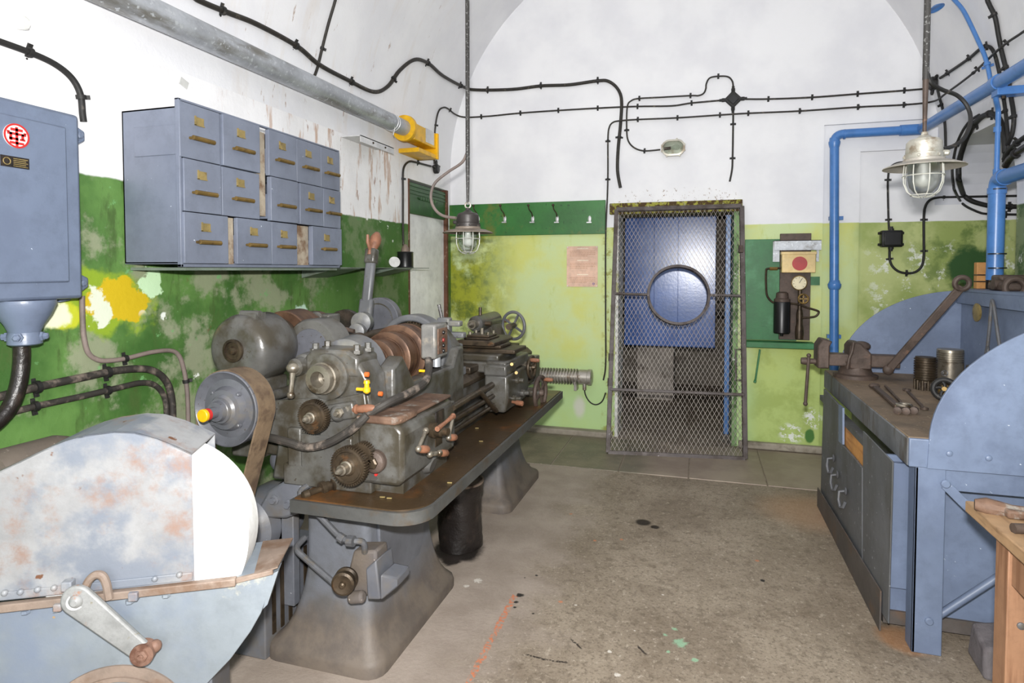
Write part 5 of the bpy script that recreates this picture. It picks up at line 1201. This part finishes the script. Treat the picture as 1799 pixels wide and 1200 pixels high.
# far bearing: bull gear guard ring
put('gear_guard', M().ringplate((SX, 2.70, SZ), (0,1,0), .182, .150, .10, 56), m_lathel, hs, bev=.008)
put('bull_gear', M().gear((SX, 2.72, SZ), (0,1,0), .146, 56, .008, .05), m_steel, T)
put('far_bearing', M().prism([(-1.52, 2.80, .9), (-1.15, 2.80, .9), (-1.17, 2.80, 1.12), (-1.24, 2.80, 1.20), (-1.46, 2.80, 1.20), (-1.51, 2.80, 1.10)], (0,.12,0)), m_lathe, hs, bev=.012)
put('spindle_nose', M().rev((SX, 2.92, SZ), (0,1,0), [(0,.07),(.03,.07),(.03,.045),(.09,.045)], 28), m_bright, T)
# oil cups, plugs
for x, y, mt, nm in ((640,682,m_yellow,'oil_cup'),(748,650,m_yellow,'oil_cup')):
    q = onX(x, y, -1.125); put(nm, M().rev(q + V((.01,0,-.018)), (0,0,1), [(0,.006),(.006,.013),(.02,.013),(.022,.009),(.034,.009),(.036,.012),(.046,.010)], 12).cyl(q + V((-.03,0,-.005)), q + V((.01,0,-.005)), .006, n=8), mt, T)
for x, y in ((646,658),(670,692)): put('orange_plug', M().rev(onX(x, y, -1.128), (1,0,0), [(-.01,.009),(.003,.009),(.005,.006)], 14), m_orange, T)
# back gear lever with ball
q = onY(521, 645, 1.97); e_ = onY(511, 694, 1.93)
lv = put('back_gear_lever', M().rev(q + V((0,.09,0)), (0,-1,0), [(0,.05),(.05,.045),(.06,.036),(.10,.034),(.11,.026)], 20), m_lathe, T)
put('lever_rod', M().tube([q + V((0,-.02,0)), q*.5+e_*.5 + V((0,-.01,0)), e_], [.014,.009,.011], 10).ball(e_, .0155, n=12).ball(q + V((0,-.02,0)), .026, (1,1,.8), 14), m_bright, lv)
# eccentric back gear cover: grey ring with pale face
q = onY(545, 612, 2.22)
put('back_gear_cover', M().rev(q, (0,1,0), [(0,.085),(.0,.118),(.012,.125),(.12,.125),(.13,.11)], 48), m_lathe, T)
put('cover_face', M().rev(q - V((0,.004,0)), (0,1,0), [(0,.082),(.004,.084)], 40), m_pulley, T)
put('back_shaft', M().cyl(q, q + V((0,.75,0)), .03), m_steel, T)
# ---- change gears
def bigear(px, py, Y, r, nm, hub):
    c = onY(px, py, Y); g = put(nm, M().gear(c, (0,1,0), r, 44, .007, .026), m_steel, T)
    put('gear_web', M().rev(c - V((0,.002,0)), (0,1,0), [(-.008,r*.38),(-.005,r*.42),(-.001,r*.46),(-.001,r*.72),(-.006,r*.77),(-.006,r*.82),(.001,r*.88)], 40), m_steel, g)
    put('gear_hub', M().rev(c, (0,-1,0), [(0,r*.34),(.014,r*.33),(.016,r*.26),(hub*.6,r*.26),(hub*.62,r*.17),(hub*.85,r*.16),(hub,r*.08)], 20), m_bright, g)
    return c
c1g = bigear(548, 733, 1.89, .062, 'change_gear', .05)
c2g = bigear(611, 820, 1.86, .071, 'change_gear', .07)
c3 = onY(634, 800, 1.90); put('change_gear', M().gear(c3, (0,1,0), .045, 30, .006, .03), m_steel, T)
q = onY(659, 811, 1.93); put('gear_bracket', M().rev(q + V((0,.05,0)), (0,-1,0), [(0,.042),(.06,.042),(.066,.034),(.07,.0)], 24).bar(q + V((-.01,.03,.0)), c3 + V((0,.06,.01)), .06, .03, up=(0,1,0)), m_iron, T, bev=.005)
put('bracket_bolt', M().rev(q + V((0,-.018,0)), (0,-1,0), [(0,.022),(.008,.022),(.012,.016)], 6), m_steel, T)
# tumbler lever with wooden grip
a, b, c_w = onY(575, 722, 1.955), onY(625, 719, 1.955), onY(664, 717, 1.95)
tl = put('tumbler_lever', M().bar(onY(565,728,1.96), b, .062, .03, up=(0,1,0)).rev(onY(597,725,1.96), (0,-1,0), [(0,.032),(.02,.03),(.03,.022),(.04,.014)], 18), m_lathe, T, bev=.008)
put('lever_nut', M().rev(onY(597,725,1.93), (0,-1,0), [(0,.018),(.012,.018),(.014,.01),(.03,.009)], 6), m_bright, tl)
dd = (c_w-b).normalized(); put('wooden_grip', M().rev(b, dd, [(-.01,.014),(.004,.018),(.008,.012),(.012,.014),(.05,.0165),(.075,.013),(.09,.006)], 14), m_wood, tl)
put('quadrant_plate', M().prism([onY(570,705,1.965), onY(640,690,1.965), onY(650,760,1.965), onY(640,800,1.965), onY(600,790,1.965), onY(560,770,1.965)], (0,.02,0)), m_lathe, T, bev=.006)
# ---- quick change gearbox
GX0, GX1, GY0, GY1, GZ = -1.185, -1.0, 1.94, 2.42, .955
gb = put('gearbox', M().prism([(GX0, GY0, TZ+.045), (GX1-.02, GY0, TZ+.045), (GX1, GY0, TZ+.07), (GX1, GY0, GZ-.03), (GX1-.03, GY0, GZ), (GX0, GY0, GZ)], (0, GY1-GY0, 0)), m_lathe, T, bev=.016)
put('gearbox_foot', M().box(-1.2, -1.03, 2.0, 2.4, TZ, TZ+.05), m_lathe, gb)
put('gearbox_cover', M().box(GX0-.01, GX1-.012, GY0+.01, GY1-.01, GZ, GZ+.014), m_rustlid, gb, bev=.006)
put('cover_step', M().prism([(GX0+.02, GY0-.012, GZ-.006), (GX1-.025, GY0-.012, GZ-.006), (GX1-.01, GY0+.03, GZ-.006), (GX1-.01, GY0+.14, GZ-.006), (GX0+.02, GY0+.14, GZ-.006)], (0,0,.028)), m_rustlid, gb, bev=.008)
put('sight_hole', M().cyl(onY(657,836,GY0-.004), onY(657,836,GY0+.01), .017, n=20), m_grime, gb)
q = onY(660,834,GY0-.006); put('red_seal', M().cyl(q, q + V((0,.006,0)), .006, n=12), m_red, gb)
a, b = onX(763, 735, GX1), onX(780, 755, GX1); a = onX(765,725,GX1); b = onX(779,742,GX1)
put('data_plate', M().box(GX1-.002, GX1+.004, a.y, b.y, b.z, a.z), m_tar, gb)
a, b = onX(764, 748, GX1), onX(776, 778, GX1); put('slot_cover', M().box(GX1-.002, GX1+.003, a.y, b.y, b.z, a.z), m_steel, gb)
def handle(nm, P, Q, K, rod=.008, grip=True):
    h = put(nm, M().tube([P, Q], rod, 10).ball(P, rod*1.6, n=12).ball(Q, rod*1.5, n=12), m_bright, T)
    d_ = (K-Q).normalized(); put('wooden_grip', M().rev(Q, d_, [(0,.010),(.01,.013),(.012,.009),(.02,.014),(.055,.0145),(.06,.012),(.062,.002)], 12), m_wood, h)
    return h
def gx(x, y, o=.03): return onX(x, y, GX1+o)
h1 = handle('feed_handle', gx(748,757,.035), gx(735,789,.06), gx(764,790,.075))
put('handle_boss', M().rev(onX(757,755,GX1), (1,-.15,0), [(-.02,.03),(.02,.03),(.024,.022),(.05,.022),(.055,.016),(.08,.015)], 18), m_steel, h1)
put('boss_lever', M().tube([gx(768,754,.07), gx(783,742,.07), gx(796,731,.07)], [.010,.007,.010], 10).ball(gx(796,731,.07), .012, n=10), m_wood, h1)
h2 = handle('feed_handle', gx(796,732,.05), gx(788,769,.05), gx(816,767,.06))
h3 = handle('feed_handle', gx(755,798,.03), gx(772,796,.05), gx(799,796,.06), rod=.009)
q = onX(750, 800, GX1-.03); put('drain_boss', M().rev(q + V((-.03,.0,-.02)), (1,0,-.3), [(0,.05),(.04,.045),(.06,.03)], 18), m_lathe, gb)
put('gearbox_bracket', M().box(-1.16, -1.02, GY1, GY1+.05, .74, .93), m_lathe, gb, bev=.006)
# lead screw, feed rod, start shaft and its bent lever
for z, r_, x_ in ((.875,.017,-1.075),(.815,.013,-1.07),(.765,.011,-1.065)):
    put('lead_screw', M().cyl((x_, 2.40, z), (x_, 4.02, z), r_, n=14), m_steel, T)
put('shaft_bracket', M().box(-1.145, -1.045, 3.95, 4.05, .73, .92), m_lathe, T, bev=.006)
P = [onX(x, y, -1.0) for x, y in ((796,717),(843,688),(848,686),(866,715),(872,722))]
put('start_lever', M().tube(fillet([P[0], P[1], P[3], P[4]], .03, 4), .012, 10), m_steel, T)
# ---- small shaft ends low on the near end
q = onY(588, 853, 1.96); put('stop_shaft', M().rev(q + V((0,.05,0)), (-.5,-1,-.1), [(0,.03),(.05,.03),(.052,.02),(.07,.02),(.072,.026),(.09,.026),(.092,.011),(.13,.011),(.14,.017),(.16,.015),(.165,.004)], 16), m_steel, T)
# ---- hose from the switch box
P = [onX(x, y, X) for x, y, X in cr([(752,630,-1.10),(753,652,-1.08),(744,674,-1.06),(715,692,-1.06),(690,703,-1.07),(668,715,-1.10),(645,729,-1.15)], 6)]
P2 = [onY(x, y, Y) for x, y, Y in cr([(645,729,1.93),(632,742,1.92),(610,760,1.92),(575,779,1.92),(540,786,1.92),(510,778,1.92),(480,770,1.93),(462,768,1.95)], 6)]
put('black_hose', M().tube(P, .0155, 10), m_dusty, T); put('black_hose', M().tube(P2, .0155, 10), m_dusty, T)
# ---- switch box
YB_ = 2.44; a, b = onY(742, 570, YB_), onY(765, 632, YB_)
sx1 = b.x + .0
sb = put('switch_box', M().box(a.x-.01, sx1, YB_, YB_+.14, b.z, a.z), m_switch, T, bev=.01)
put('button_plate', M().box(sx1-.001, sx1+.006, YB_+.02, YB_+.12, b.z+.02, a.z-.02), m_rustlid, sb, bev=.002)
for z, mt in ((.74, m_blackp),(.52, m_rednob),(.36, m_blackp),(.2, m_blackp)):
    q = V((sx1+.006, YB_+.07, b.z + (a.z-b.z)*z)); put('button', M().rev(q, (1,0,0), [(-.002,.009),(.003,.009),(.007,.007)], 14), mt, sb)
put('box_gland', M().cyl((a.x+.04, YB_+.06, b.z+.002), (a.x+.04, YB_+.06, b.z-.04), .018, n=10), m_galv, sb)
put('box_arm', M().bar((a.x+.02, YB_+.1, b.z+.02), (SX+.14, YB_+.30, 1.12), .03, .02), m_lathe, sb)
# ---- tall belt lever with discs behind
cx = -1.62
pb, pt_ = onX(638, 590, cx), onX(653, 447, cx)
lv = put('belt_lever', M().bar(pb - (pt_-pb)*.05, pb + (pt_-pb)*.45, .075, .035, up=(0,1,0)).bar(pb + (pt_-pb)*.40, pt_, .052, .035, up=(0,1,0)), m_lathel, T, bev=.012)
put('lever_boss', M().rev(onX(636,566,cx+.02), (.2,-1,0), [(-.03,.05),(.02,.05),(.026,.03),(.028,.012)], 24).rev(onX(628,582,cx+.02), (.2,-1,0), [(-.03,.04),(.02,.04),(.026,.022)], 24), m_lathel, lv)
d_ = (pt_-pb).normalized(); s_ = d_.cross(V((0,1,0))).normalized()
put('lever_socket', M().bar(pt_ - d_*.05, pt_ + d_*.03, .06, .05, up=(0,1,0)), m_lathe, lv, bev=.01)
gr = onX(664, 406, cx); gd = (gr - pt_).normalized()
put('wooden_grip', M().rev(pt_ + gd*.02, gd, [(0,.017),(.012,.02),(.05,.030),(.075,.030),(.095,.022),(.11,.012),(.114,.002)], 18), m_wood, lv)
tg = onX(646, 412, cx); put('latch_trigger', M().tube([pt_ - s_*(-.0) + V((0,-.02,.0)), onX(650,438,cx), onX(646,425,cx), tg], [.012,.009,.009,.007], 8), m_wood, lv)
q = onY(664, 562, 2.98)
put('pale_disc', M().rev(q, (0,1,0), [(0,.03),(0,.118),(.004,.122),(.05,.122),(.052,.10)], 56), m_pulley, T)
put('disc_groove', M().ringplate(q - V((0,.001,0)), (0,-1,0), .092, .086, .002, 48), m_lathe, T)
q2 = onY(604, 582, 2.80)
put('dark_disc', M().rev(q2, (0,1,0), [(0,.02),(0,.112),(.03,.114),(.032,.1)], 56), m_tar, T)
put('counter_shaft', M().cyl(q2 - V((0,.45,0)), q2 + V((0,.3,0)), .022, n=16), m_steel, T)
q3 = onY(572, 568, 2.48)
put('shaft_bearing', M().ob(q3, (.05,0,0), (0,.05,0), (0,0,.045)).rev(q3 + V((-.01,-.05,.02)), (0,-1,0), [(0,.04),(.02,.04),(.022,.02)], 18), m_lathe, T, bev=.008)
put('shaft_oiler', M().box(q3.x-.06, q3.x-.025, q3.y-.07, q3.y-.03, q3.z-.05, q3.z-.02), m_orange, T)
put('bearing_arm', M().bar(q3, (q3.x, q3.y+.1, 1.0), .07, .05, up=(0,1,0)).bar((q3.x, q3.y+.1, 1.02), (-1.5, q3.y+.1, .92), .07, .05), m_lathe, T, bev=.008)
put('adjust_rod', M().cyl(onY(580,572,2.46), onY(622,582,2.46), .010, n=10), m_iron, T)
# ---- drive housing (drum with flat end), belt pulley, belt and motor
dc = onY(412, 616, 1.98); R_ = .142
dh_ = put('drive_housing', M().rev(dc, (0,1,0), [(0,.06),(0,.100),(.006,.118),(.020,.133),(.045,R_),(.19,R_),(.21,R_-.012),(.26,R_-.03),(.262,.1)], 48), m_lathe, T)
put('housing_cap', M().rev(dc - V((0,.002,0)), (0,1,0), [(0,.045),(-.012,.046),(-.014,.036),(-.006,.034),(-.006,.018),(-.016,.014),(-.018,.004)], 32), m_steel, dh_)
put('housing_lug', M().cyl(dc + V((-.015,.06,R_)), dc + V((.075,.06,R_)), .014, n=12).box(dc.x-.01, dc.x+.07, dc.y+.04, dc.y+.1, dc.z+R_-.02, dc.z+R_+.004), m_lathe, dh_)
put('belt_drum', M().rev(dc + V((.02,.27,.01)), (0,1,0), [(0,.125),(.004,.13),(.12,.134),(.125,.118),(.25,.115),(.255,.05)], 44), m_cone, T)
put('housing_foot', M().box(dc.x-.07, dc.x+.08, dc.y+.05, dc.y+.22, .74, dc.z-R_+.02).bar((dc.x, dc.y+.14, .78), (-1.52, dc.y+.14, .78), .12, .06), m_lathe, T, bev=.01)
pc_ = onY(396, 719, 1.80); R2 = .138
pu = put('drive_pulley', M().rev(pc_, (0,1,0), [(-.03,R2*.33),(-.022,R2*.34),(-.014,R2*.40),(-.012,R2*.52),(.012,R2*.60),(.016,R2*.78),(.004,R2*.92),(-.004,R2-.004),(-.002,R2),(.10,R2),(.10,.02)], 52), m_pulley, T)
for k in range(4): q = math.radians(45+90*k); put('pulley_bolt', M().bolt(pc_ + V((R2*.57*math.cos(q), .004, R2*.57*math.sin(q))), (0,-1,0), .007, .008), m_pulley, pu)
ax = put('pulley_axle', M().rev(pc_ + V((0,-.02,0)), (0,-1,0), [(0,R2*.36),(.012,R2*.27),(.03,R2*.25),(.031,.02),(.06,.02),(.062,.016)], 24), m_pulley, pu)
put('red_collar', M().cyl(pc_ + V((0,-.082,0)), pc_ + V((0,-.098,0)), .0215, n=20), m_red, ax)
put('yellow_cap', M().rev(pc_ + V((0,-.098,0)), (0,-1,0), [(0,.0225),(.010,.0225),(.012,.020)], 24), m_yellow, ax)
put('pulley_shaft', M().cyl(pc_, pc_ + V((0,.5,0)), .022).bar((pc_.x, pc_.y+.42, pc_.z), (-1.52, pc_.y+.42, .80), .09, .08, up=(0,1,0)), m_lathe, T)
# belt: round the pulley and down to the motor pulley
mc = onY(400, 905, 1.80); mc = V((pc_.x-.07, 1.80, .48)); r1, r2 = R2+.004, .06
pts = []
for k in range(25): q = math.radians(-8 + 196*k/24); pts.append(pc_ + V((r1*math.cos(q), .05, r1*math.sin(q))))
for k in range(13): q = math.radians(188 + 164*k/12); pts.append(mc + V((r2*math.cos(q), .05, r2*math.sin(q))))
m = M(); R = []
for i, p in enumerate(pts):
    nx_ = (pts[(i+1) % len(pts)] - pts[i-1]).normalized(); o_ = nx_.cross(V((0,1,0))).normalized()
    R.append([p + V((0,-.044,0)), p + V((0,.044,0)), p + V((0,.044,0)) + o_*.007, p + V((0,-.044,0)) + o_*.007])
put('drive_belt', m.rings(R, closed=True), m_beltw, T, sm=60)
mt = put('drive_motor', M().rev(mc + V((0,.14,0)), (0,1,0), [(-.14,.02),(-.11,.02),(-.01,.02),(0,.10),(.03,.125),(.24,.125),(.27,.10),(.29,.02)], 36), m_pedest, T)
put('motor_pulley', M().cyl(mc, mc + V((0,.10,0)), .055, n=28), m_pulley, mt)
put('motor_base', M().box(mc.x-.16, mc.x+.13, mc.y+.12, mc.y+.45, 0, mc.z-.11), m_pedest, mt, bev=.006)
m = M()
for k in range(5): m.box(mc.x+.125, mc.x+.134, mc.y+.16+k*.05, mc.y+.18+k*.05, .08, .34)
put('vent_louvre', m, m_steel, mt)
# hinged bracket with bolts below the near end of the bed
br = put('motor_bracket', M().prism([onY(452,893,1.97), onY(470,862,1.97), onY(500,845,1.97), onY(530,838,1.97), onY(532,900,1.97), onY(500,912,1.97), onY(465,912,1.97)], (0,.09,0)), m_pedest, T, bev=.012)
for x, y in ((483,878),(508,886)): put('bracket_bolt', M().rev(onY(x, y, 1.97), (0,-1,0), [(0,.02),(.006,.02),(.008,.013),(.02,.012)], 8), m_pedest, br)
q = onY(500, 806, 2.15); put('round_guard', M().rev(q, (.2,-1,0), [(0,.055),(.03,.05),(.05,.03),(.055,.01)], 24).cyl(q + V((0,.0,-.05)), q + V((.0,.0,-.10)), .012, n=8), m_pedest, T)
put('bed_end', M().prism([onY(540,700,1.98), onY(470,705,1.98), onY(470,765,1.98), onY(532,800,1.98), onY(548,890,1.98), onY(640,895,1.98), onY(640,700,1.98)], (0,.03,0)), m_lathe, T, bev=.006)
# ---- coolant pipes and belt pump on the pedestal
def yy(x, y, Y=1.95): return onY(x, y, Y)
put('coolant_pipe', M().tube(fillet([yy(552,847,1.99), yy(522,864,1.93), yy(597,944,1.90), yy(616,951,1.90), yy(640,950,1.93), yy(641,970,1.95)], .03, 4), .0115, 10), m_chain, T)
put('pipe_union', M().cyl(yy(611,950,1.90), yy(622,951,1.90), .02, n=8).cyl(yy(595,942,1.90), yy(604,948,1.90), .017, n=10), m_chain, T)
put('coolant_pipe', M().tube(fillet([yy(535,945,2.0), yy(517,964,1.93), yy(600,1036,1.90)], .03, 4), .0115, 10), m_chain, T)
pm = put('coolant_pump', M().prism([yy(620,968), yy(660,968), yy(662,1000), yy(640,1052), yy(612,1050), yy(612,1000)], (0,.09,0)).cyl(yy(614,1050,1.93), yy(640,1048,1.93), .022), m_dustbase, T, bev=.01)
put('pump_bracket', M().prism([yy(642,1000,1.90), yy(660,985,1.90), yy(668,1054,1.90), yy(645,1054,1.90)], (0,.12,0)).prism([yy(668,1010,1.90), yy(698,1016,1.95), yy(698,1032,1.95), yy(668,1056,1.90)], (0,.10,.0)), m_pedest, pm, bev=.006)
q = yy(602, 1027, 1.87); put('pump_pulley', M().rev(q, (-.25,1,0), [(.0,.018),(-.004,.034),(.0,.042),(.012,.043),(.018,.036),(.03,.036),(.036,.043),(.045,.043),(.046,.01)], 28).rev(q, (-.25,1,0), [(-.016,.006),(-.012,.011),(.004,.012)], 14), m_steel, pm)
put('pump_shaft', M().cyl(q + V((.0,.04,0)), yy(630,1020,1.98), .014), m_steel, pm)
put('side_channel', M().box(-1.60, -1.53, 2.03, 2.07, .16, TZ-.03).box(-1.60,-1.58,2.03,2.12,.16,TZ-.03).box(-1.60,-1.47,2.05,2.10,TZ-.06,TZ-.03), m_pedest, T, bev=.004)
# ---- carriage
CY0, CY1 = 3.15, 3.60
cg = put('carriage', M().box(-1.54, -1.03, CY0, CY1, .935, .995).box(-1.12, -1.0, CY0, CY1, .935, 1.0).box(-1.40, -1.06, CY0+.05, CY1-.05, .99, 1.03), m_lathe, T, bev=.010)
put('apron', M().prism([(-1.12, CY0-.02, .93), (-.985, CY0-.02, .93), (-.985, CY0-.02, .80), (-1.0, CY0-.02, .725), (-1.12, CY0-.02, .725)], (0,.42,0)), m_lathe, cg, bev=.014)
put('apron_cap', M().box(-1.12, -.99, CY0-.03, CY0+.16, .925, .985), m_lathe, cg, bev=.010)
put('saddle_wing', M().box(-1.54, -1.16, 3.03, CY0+.02, .945, .985), m_steel, cg, bev=.008)
put('cross_slide', M().box(-1.42, -.99, 3.28, 3.52, 1.025, 1.05).box(-1.36, -1.08, 3.30, 3.50, 1.05, 1.07), m_steel, cg, bev=.006)
put('compound_slide', M().prism([(-1.34, 3.24, 1.07), (-1.10, 3.24, 1.07), (-1.10, 3.24, 1.088), (-1.12, 3.24, 1.1), (-1.32, 3.24, 1.1), (-1.34, 3.24, 1.088)], (0,.36,0)), m_steel, cg, bev=.004)
tp = put('tool_post', M().box(-1.30, -1.14, 3.28, 3.46, 1.1, 1.112).box(-1.29, -1.15, 3.30, 3.44, 1.112, 1.126), m_steel, cg, bev=.005)
for x, y in ((-1.275,3.32),(-1.165,3.32),(-1.275,3.42),(-1.165,3.42)): put('tool_screw', M().cyl((x, y, 1.12), (x, y, 1.142), .009, n=6), m_bright, tp)
put('tool_bolt', M().cyl((-1.22, 3.37, 1.12), (-1.22, 3.37, 1.16), .012, n=6), m_bright, tp)
def wheel(nm, c, d, R, r, mat, spokes, grip, par):
    u, w, dd = frame(d); c = V(c); m = M().torus(c, dd, R, r, 40, 10)
    for k in range(spokes): q = 2*math.pi*k/spokes + .5; m.bar(c, c + (u*math.cos(q)+w*math.sin(q))*R, r*1.3, r*.9, up=dd)
    m.rev(c - dd*.02, dd, [(0,R*.22),(.035,R*.22),(.045,R*.12)], 18)
    h = put(nm, m, mat, par, sm=45)
    if grip:
        q = c + (u*math.cos(grip)+w*math.sin(grip))*R*.96; put('wheel_grip', M().rev(q, dd, [(0,.008),(.01,.011),(.035,.013),(.06,.010),(.064,.002)], 12), m_wood, h)
    return h
wa = onX(949, 690, -.93); put('apron_shaft', M().cyl(wa - V((.12,0,0)), wa, .03, n=18), m_lathe, cg)
wheel('apron_handwheel', wa, (1,-.1,0), .098, .013, m_iron, 4, .9, cg)
ws = onX(934, 645, -.96); put('slide_screw', M().cyl(ws - V((.12,0,0)), ws, .02, n=16).cyl(ws - V((.06,0,0)), ws - V((.03,0,0)), .032, n=20), m_bright, cg)
wheel('slide_handwheel', ws, (1,-.1,.0), .062, .010, m_steel, 3, 2.2, cg)
for x, y, z_ in ((905,668,.03),(915,690,.02),(900,700,.03)): put('apron_knob', M().rev(onX(x, y, -.99), (1,0,0), [(-.01,.02),(.02,.02),(.025,.013),(.05,.012)], 14), m_lathe, cg)
q = onX(900, 706, -.98); put('apron_lever', M().rev(q, (1,-.4,0), [(0,.008),(.03,.009),(.032,.014),(.07,.014),(.074,.004)], 12), m_wood, cg)
for x, y in ((907,655),(899,640)): put('yellow_oiler', M().cyl(onX(x, y, -.99), onX(x, y, -.97), .009, n=10), m_brass, cg)
# steady / rear tool on the bed in front of the carriage
sd = put('steady_rest', M().box(-1.36, -1.18, 2.94, 3.02, .945, .99).box(-1.32, -1.25, 2.95, 3.0, .98, 1.25).box(-1.30,-1.19,2.95,3.0,1.205,1.235).box(-1.30,-1.17,2.95,3.0,1.145,1.175).box(-1.30,-1.19,2.95,3.0,1.075,1.115), m_lathel, T, bev=.008)
put('coolant_rod', M().cyl(onY(781,580,2.98), onY(771,535,2.98), .010, n=8), m_rod, sd)
# ---- tailstock
put('tailstock_base', M().box(-1.50, -1.18, 3.74, 4.02, .945, 1.0), m_steel, T, bev=.006)
ts = put('tailstock', M().prism([(-1.45, 3.76, 1.0), (-1.23, 3.76, 1.0), (-1.27, 3.76, 1.06), (-1.30, 3.76, 1.14), (-1.40, 3.76, 1.14), (-1.43, 3.76, 1.06)], (0,.22,0)).rev((SX, 3.60, SZ+.06), (0,1,0), [(0,.036),(.01,.05),(.38,.056),(.40,.046)], 28), m_lathe, T, bev=.004)
put('quill', M().cyl((SX, 3.60, SZ+.06), (SX, 3.54, SZ+.06), .028, n=18).cyl((SX, 3.54, SZ+.06), (SX, 3.50, SZ+.06), .02, .003, 18), m_bright, ts)
put('quill_clamp', M().cyl((SX+.0, 3.70, SZ+.1), (SX, 3.70, SZ+.16), .010, n=10).cyl((SX+.04, 3.66, SZ+.06), (SX+.09, 3.66, SZ+.06), .016, n=12), m_steel, ts)
wt = onY(902, 572, 4.09); put('tail_screw', M().cyl((wt.x, 3.98, wt.z), (wt.x, 4.10, wt.z), .022, n=16), m_steel, ts)
wheel('tail_handwheel', wt, (.35,1,0), .095, .011, m_lathel, 4, .3, ts)
# ================================================================== light: the camera flash, and an added ambient world fill through the vault end left open
fl = bpy.data.lights.new('flash', 'AREA'); fl.shape = 'RECTANGLE'; fl.size = .09; fl.size_y = .05; fl.energy = 158; fl.color = (1, .985, .965)
fo = bpy.data.objects.new('flash', fl); COL.objects.link(fo)
fo.location = CAM + RM @ V((-.015, .15, .02)); fo.rotation_euler = (math.radians(89.0), 0, math.radians(17.07))
w = bpy.data.worlds.new('world'); SC.world = w; w.use_nodes = True
w.node_tree.nodes['Background'].inputs[0].default_value = (.93, .96, 1, 1)
w.node_tree.nodes['Background'].inputs[1].default_value = 2.1
SC.view_settings.view_transform = 'Standard'; SC.view_settings.look = 'None'; SC.view_settings.gamma = 1; SC.view_settings.use_curve_mapping = False
SC.view_settings.exposure = 0
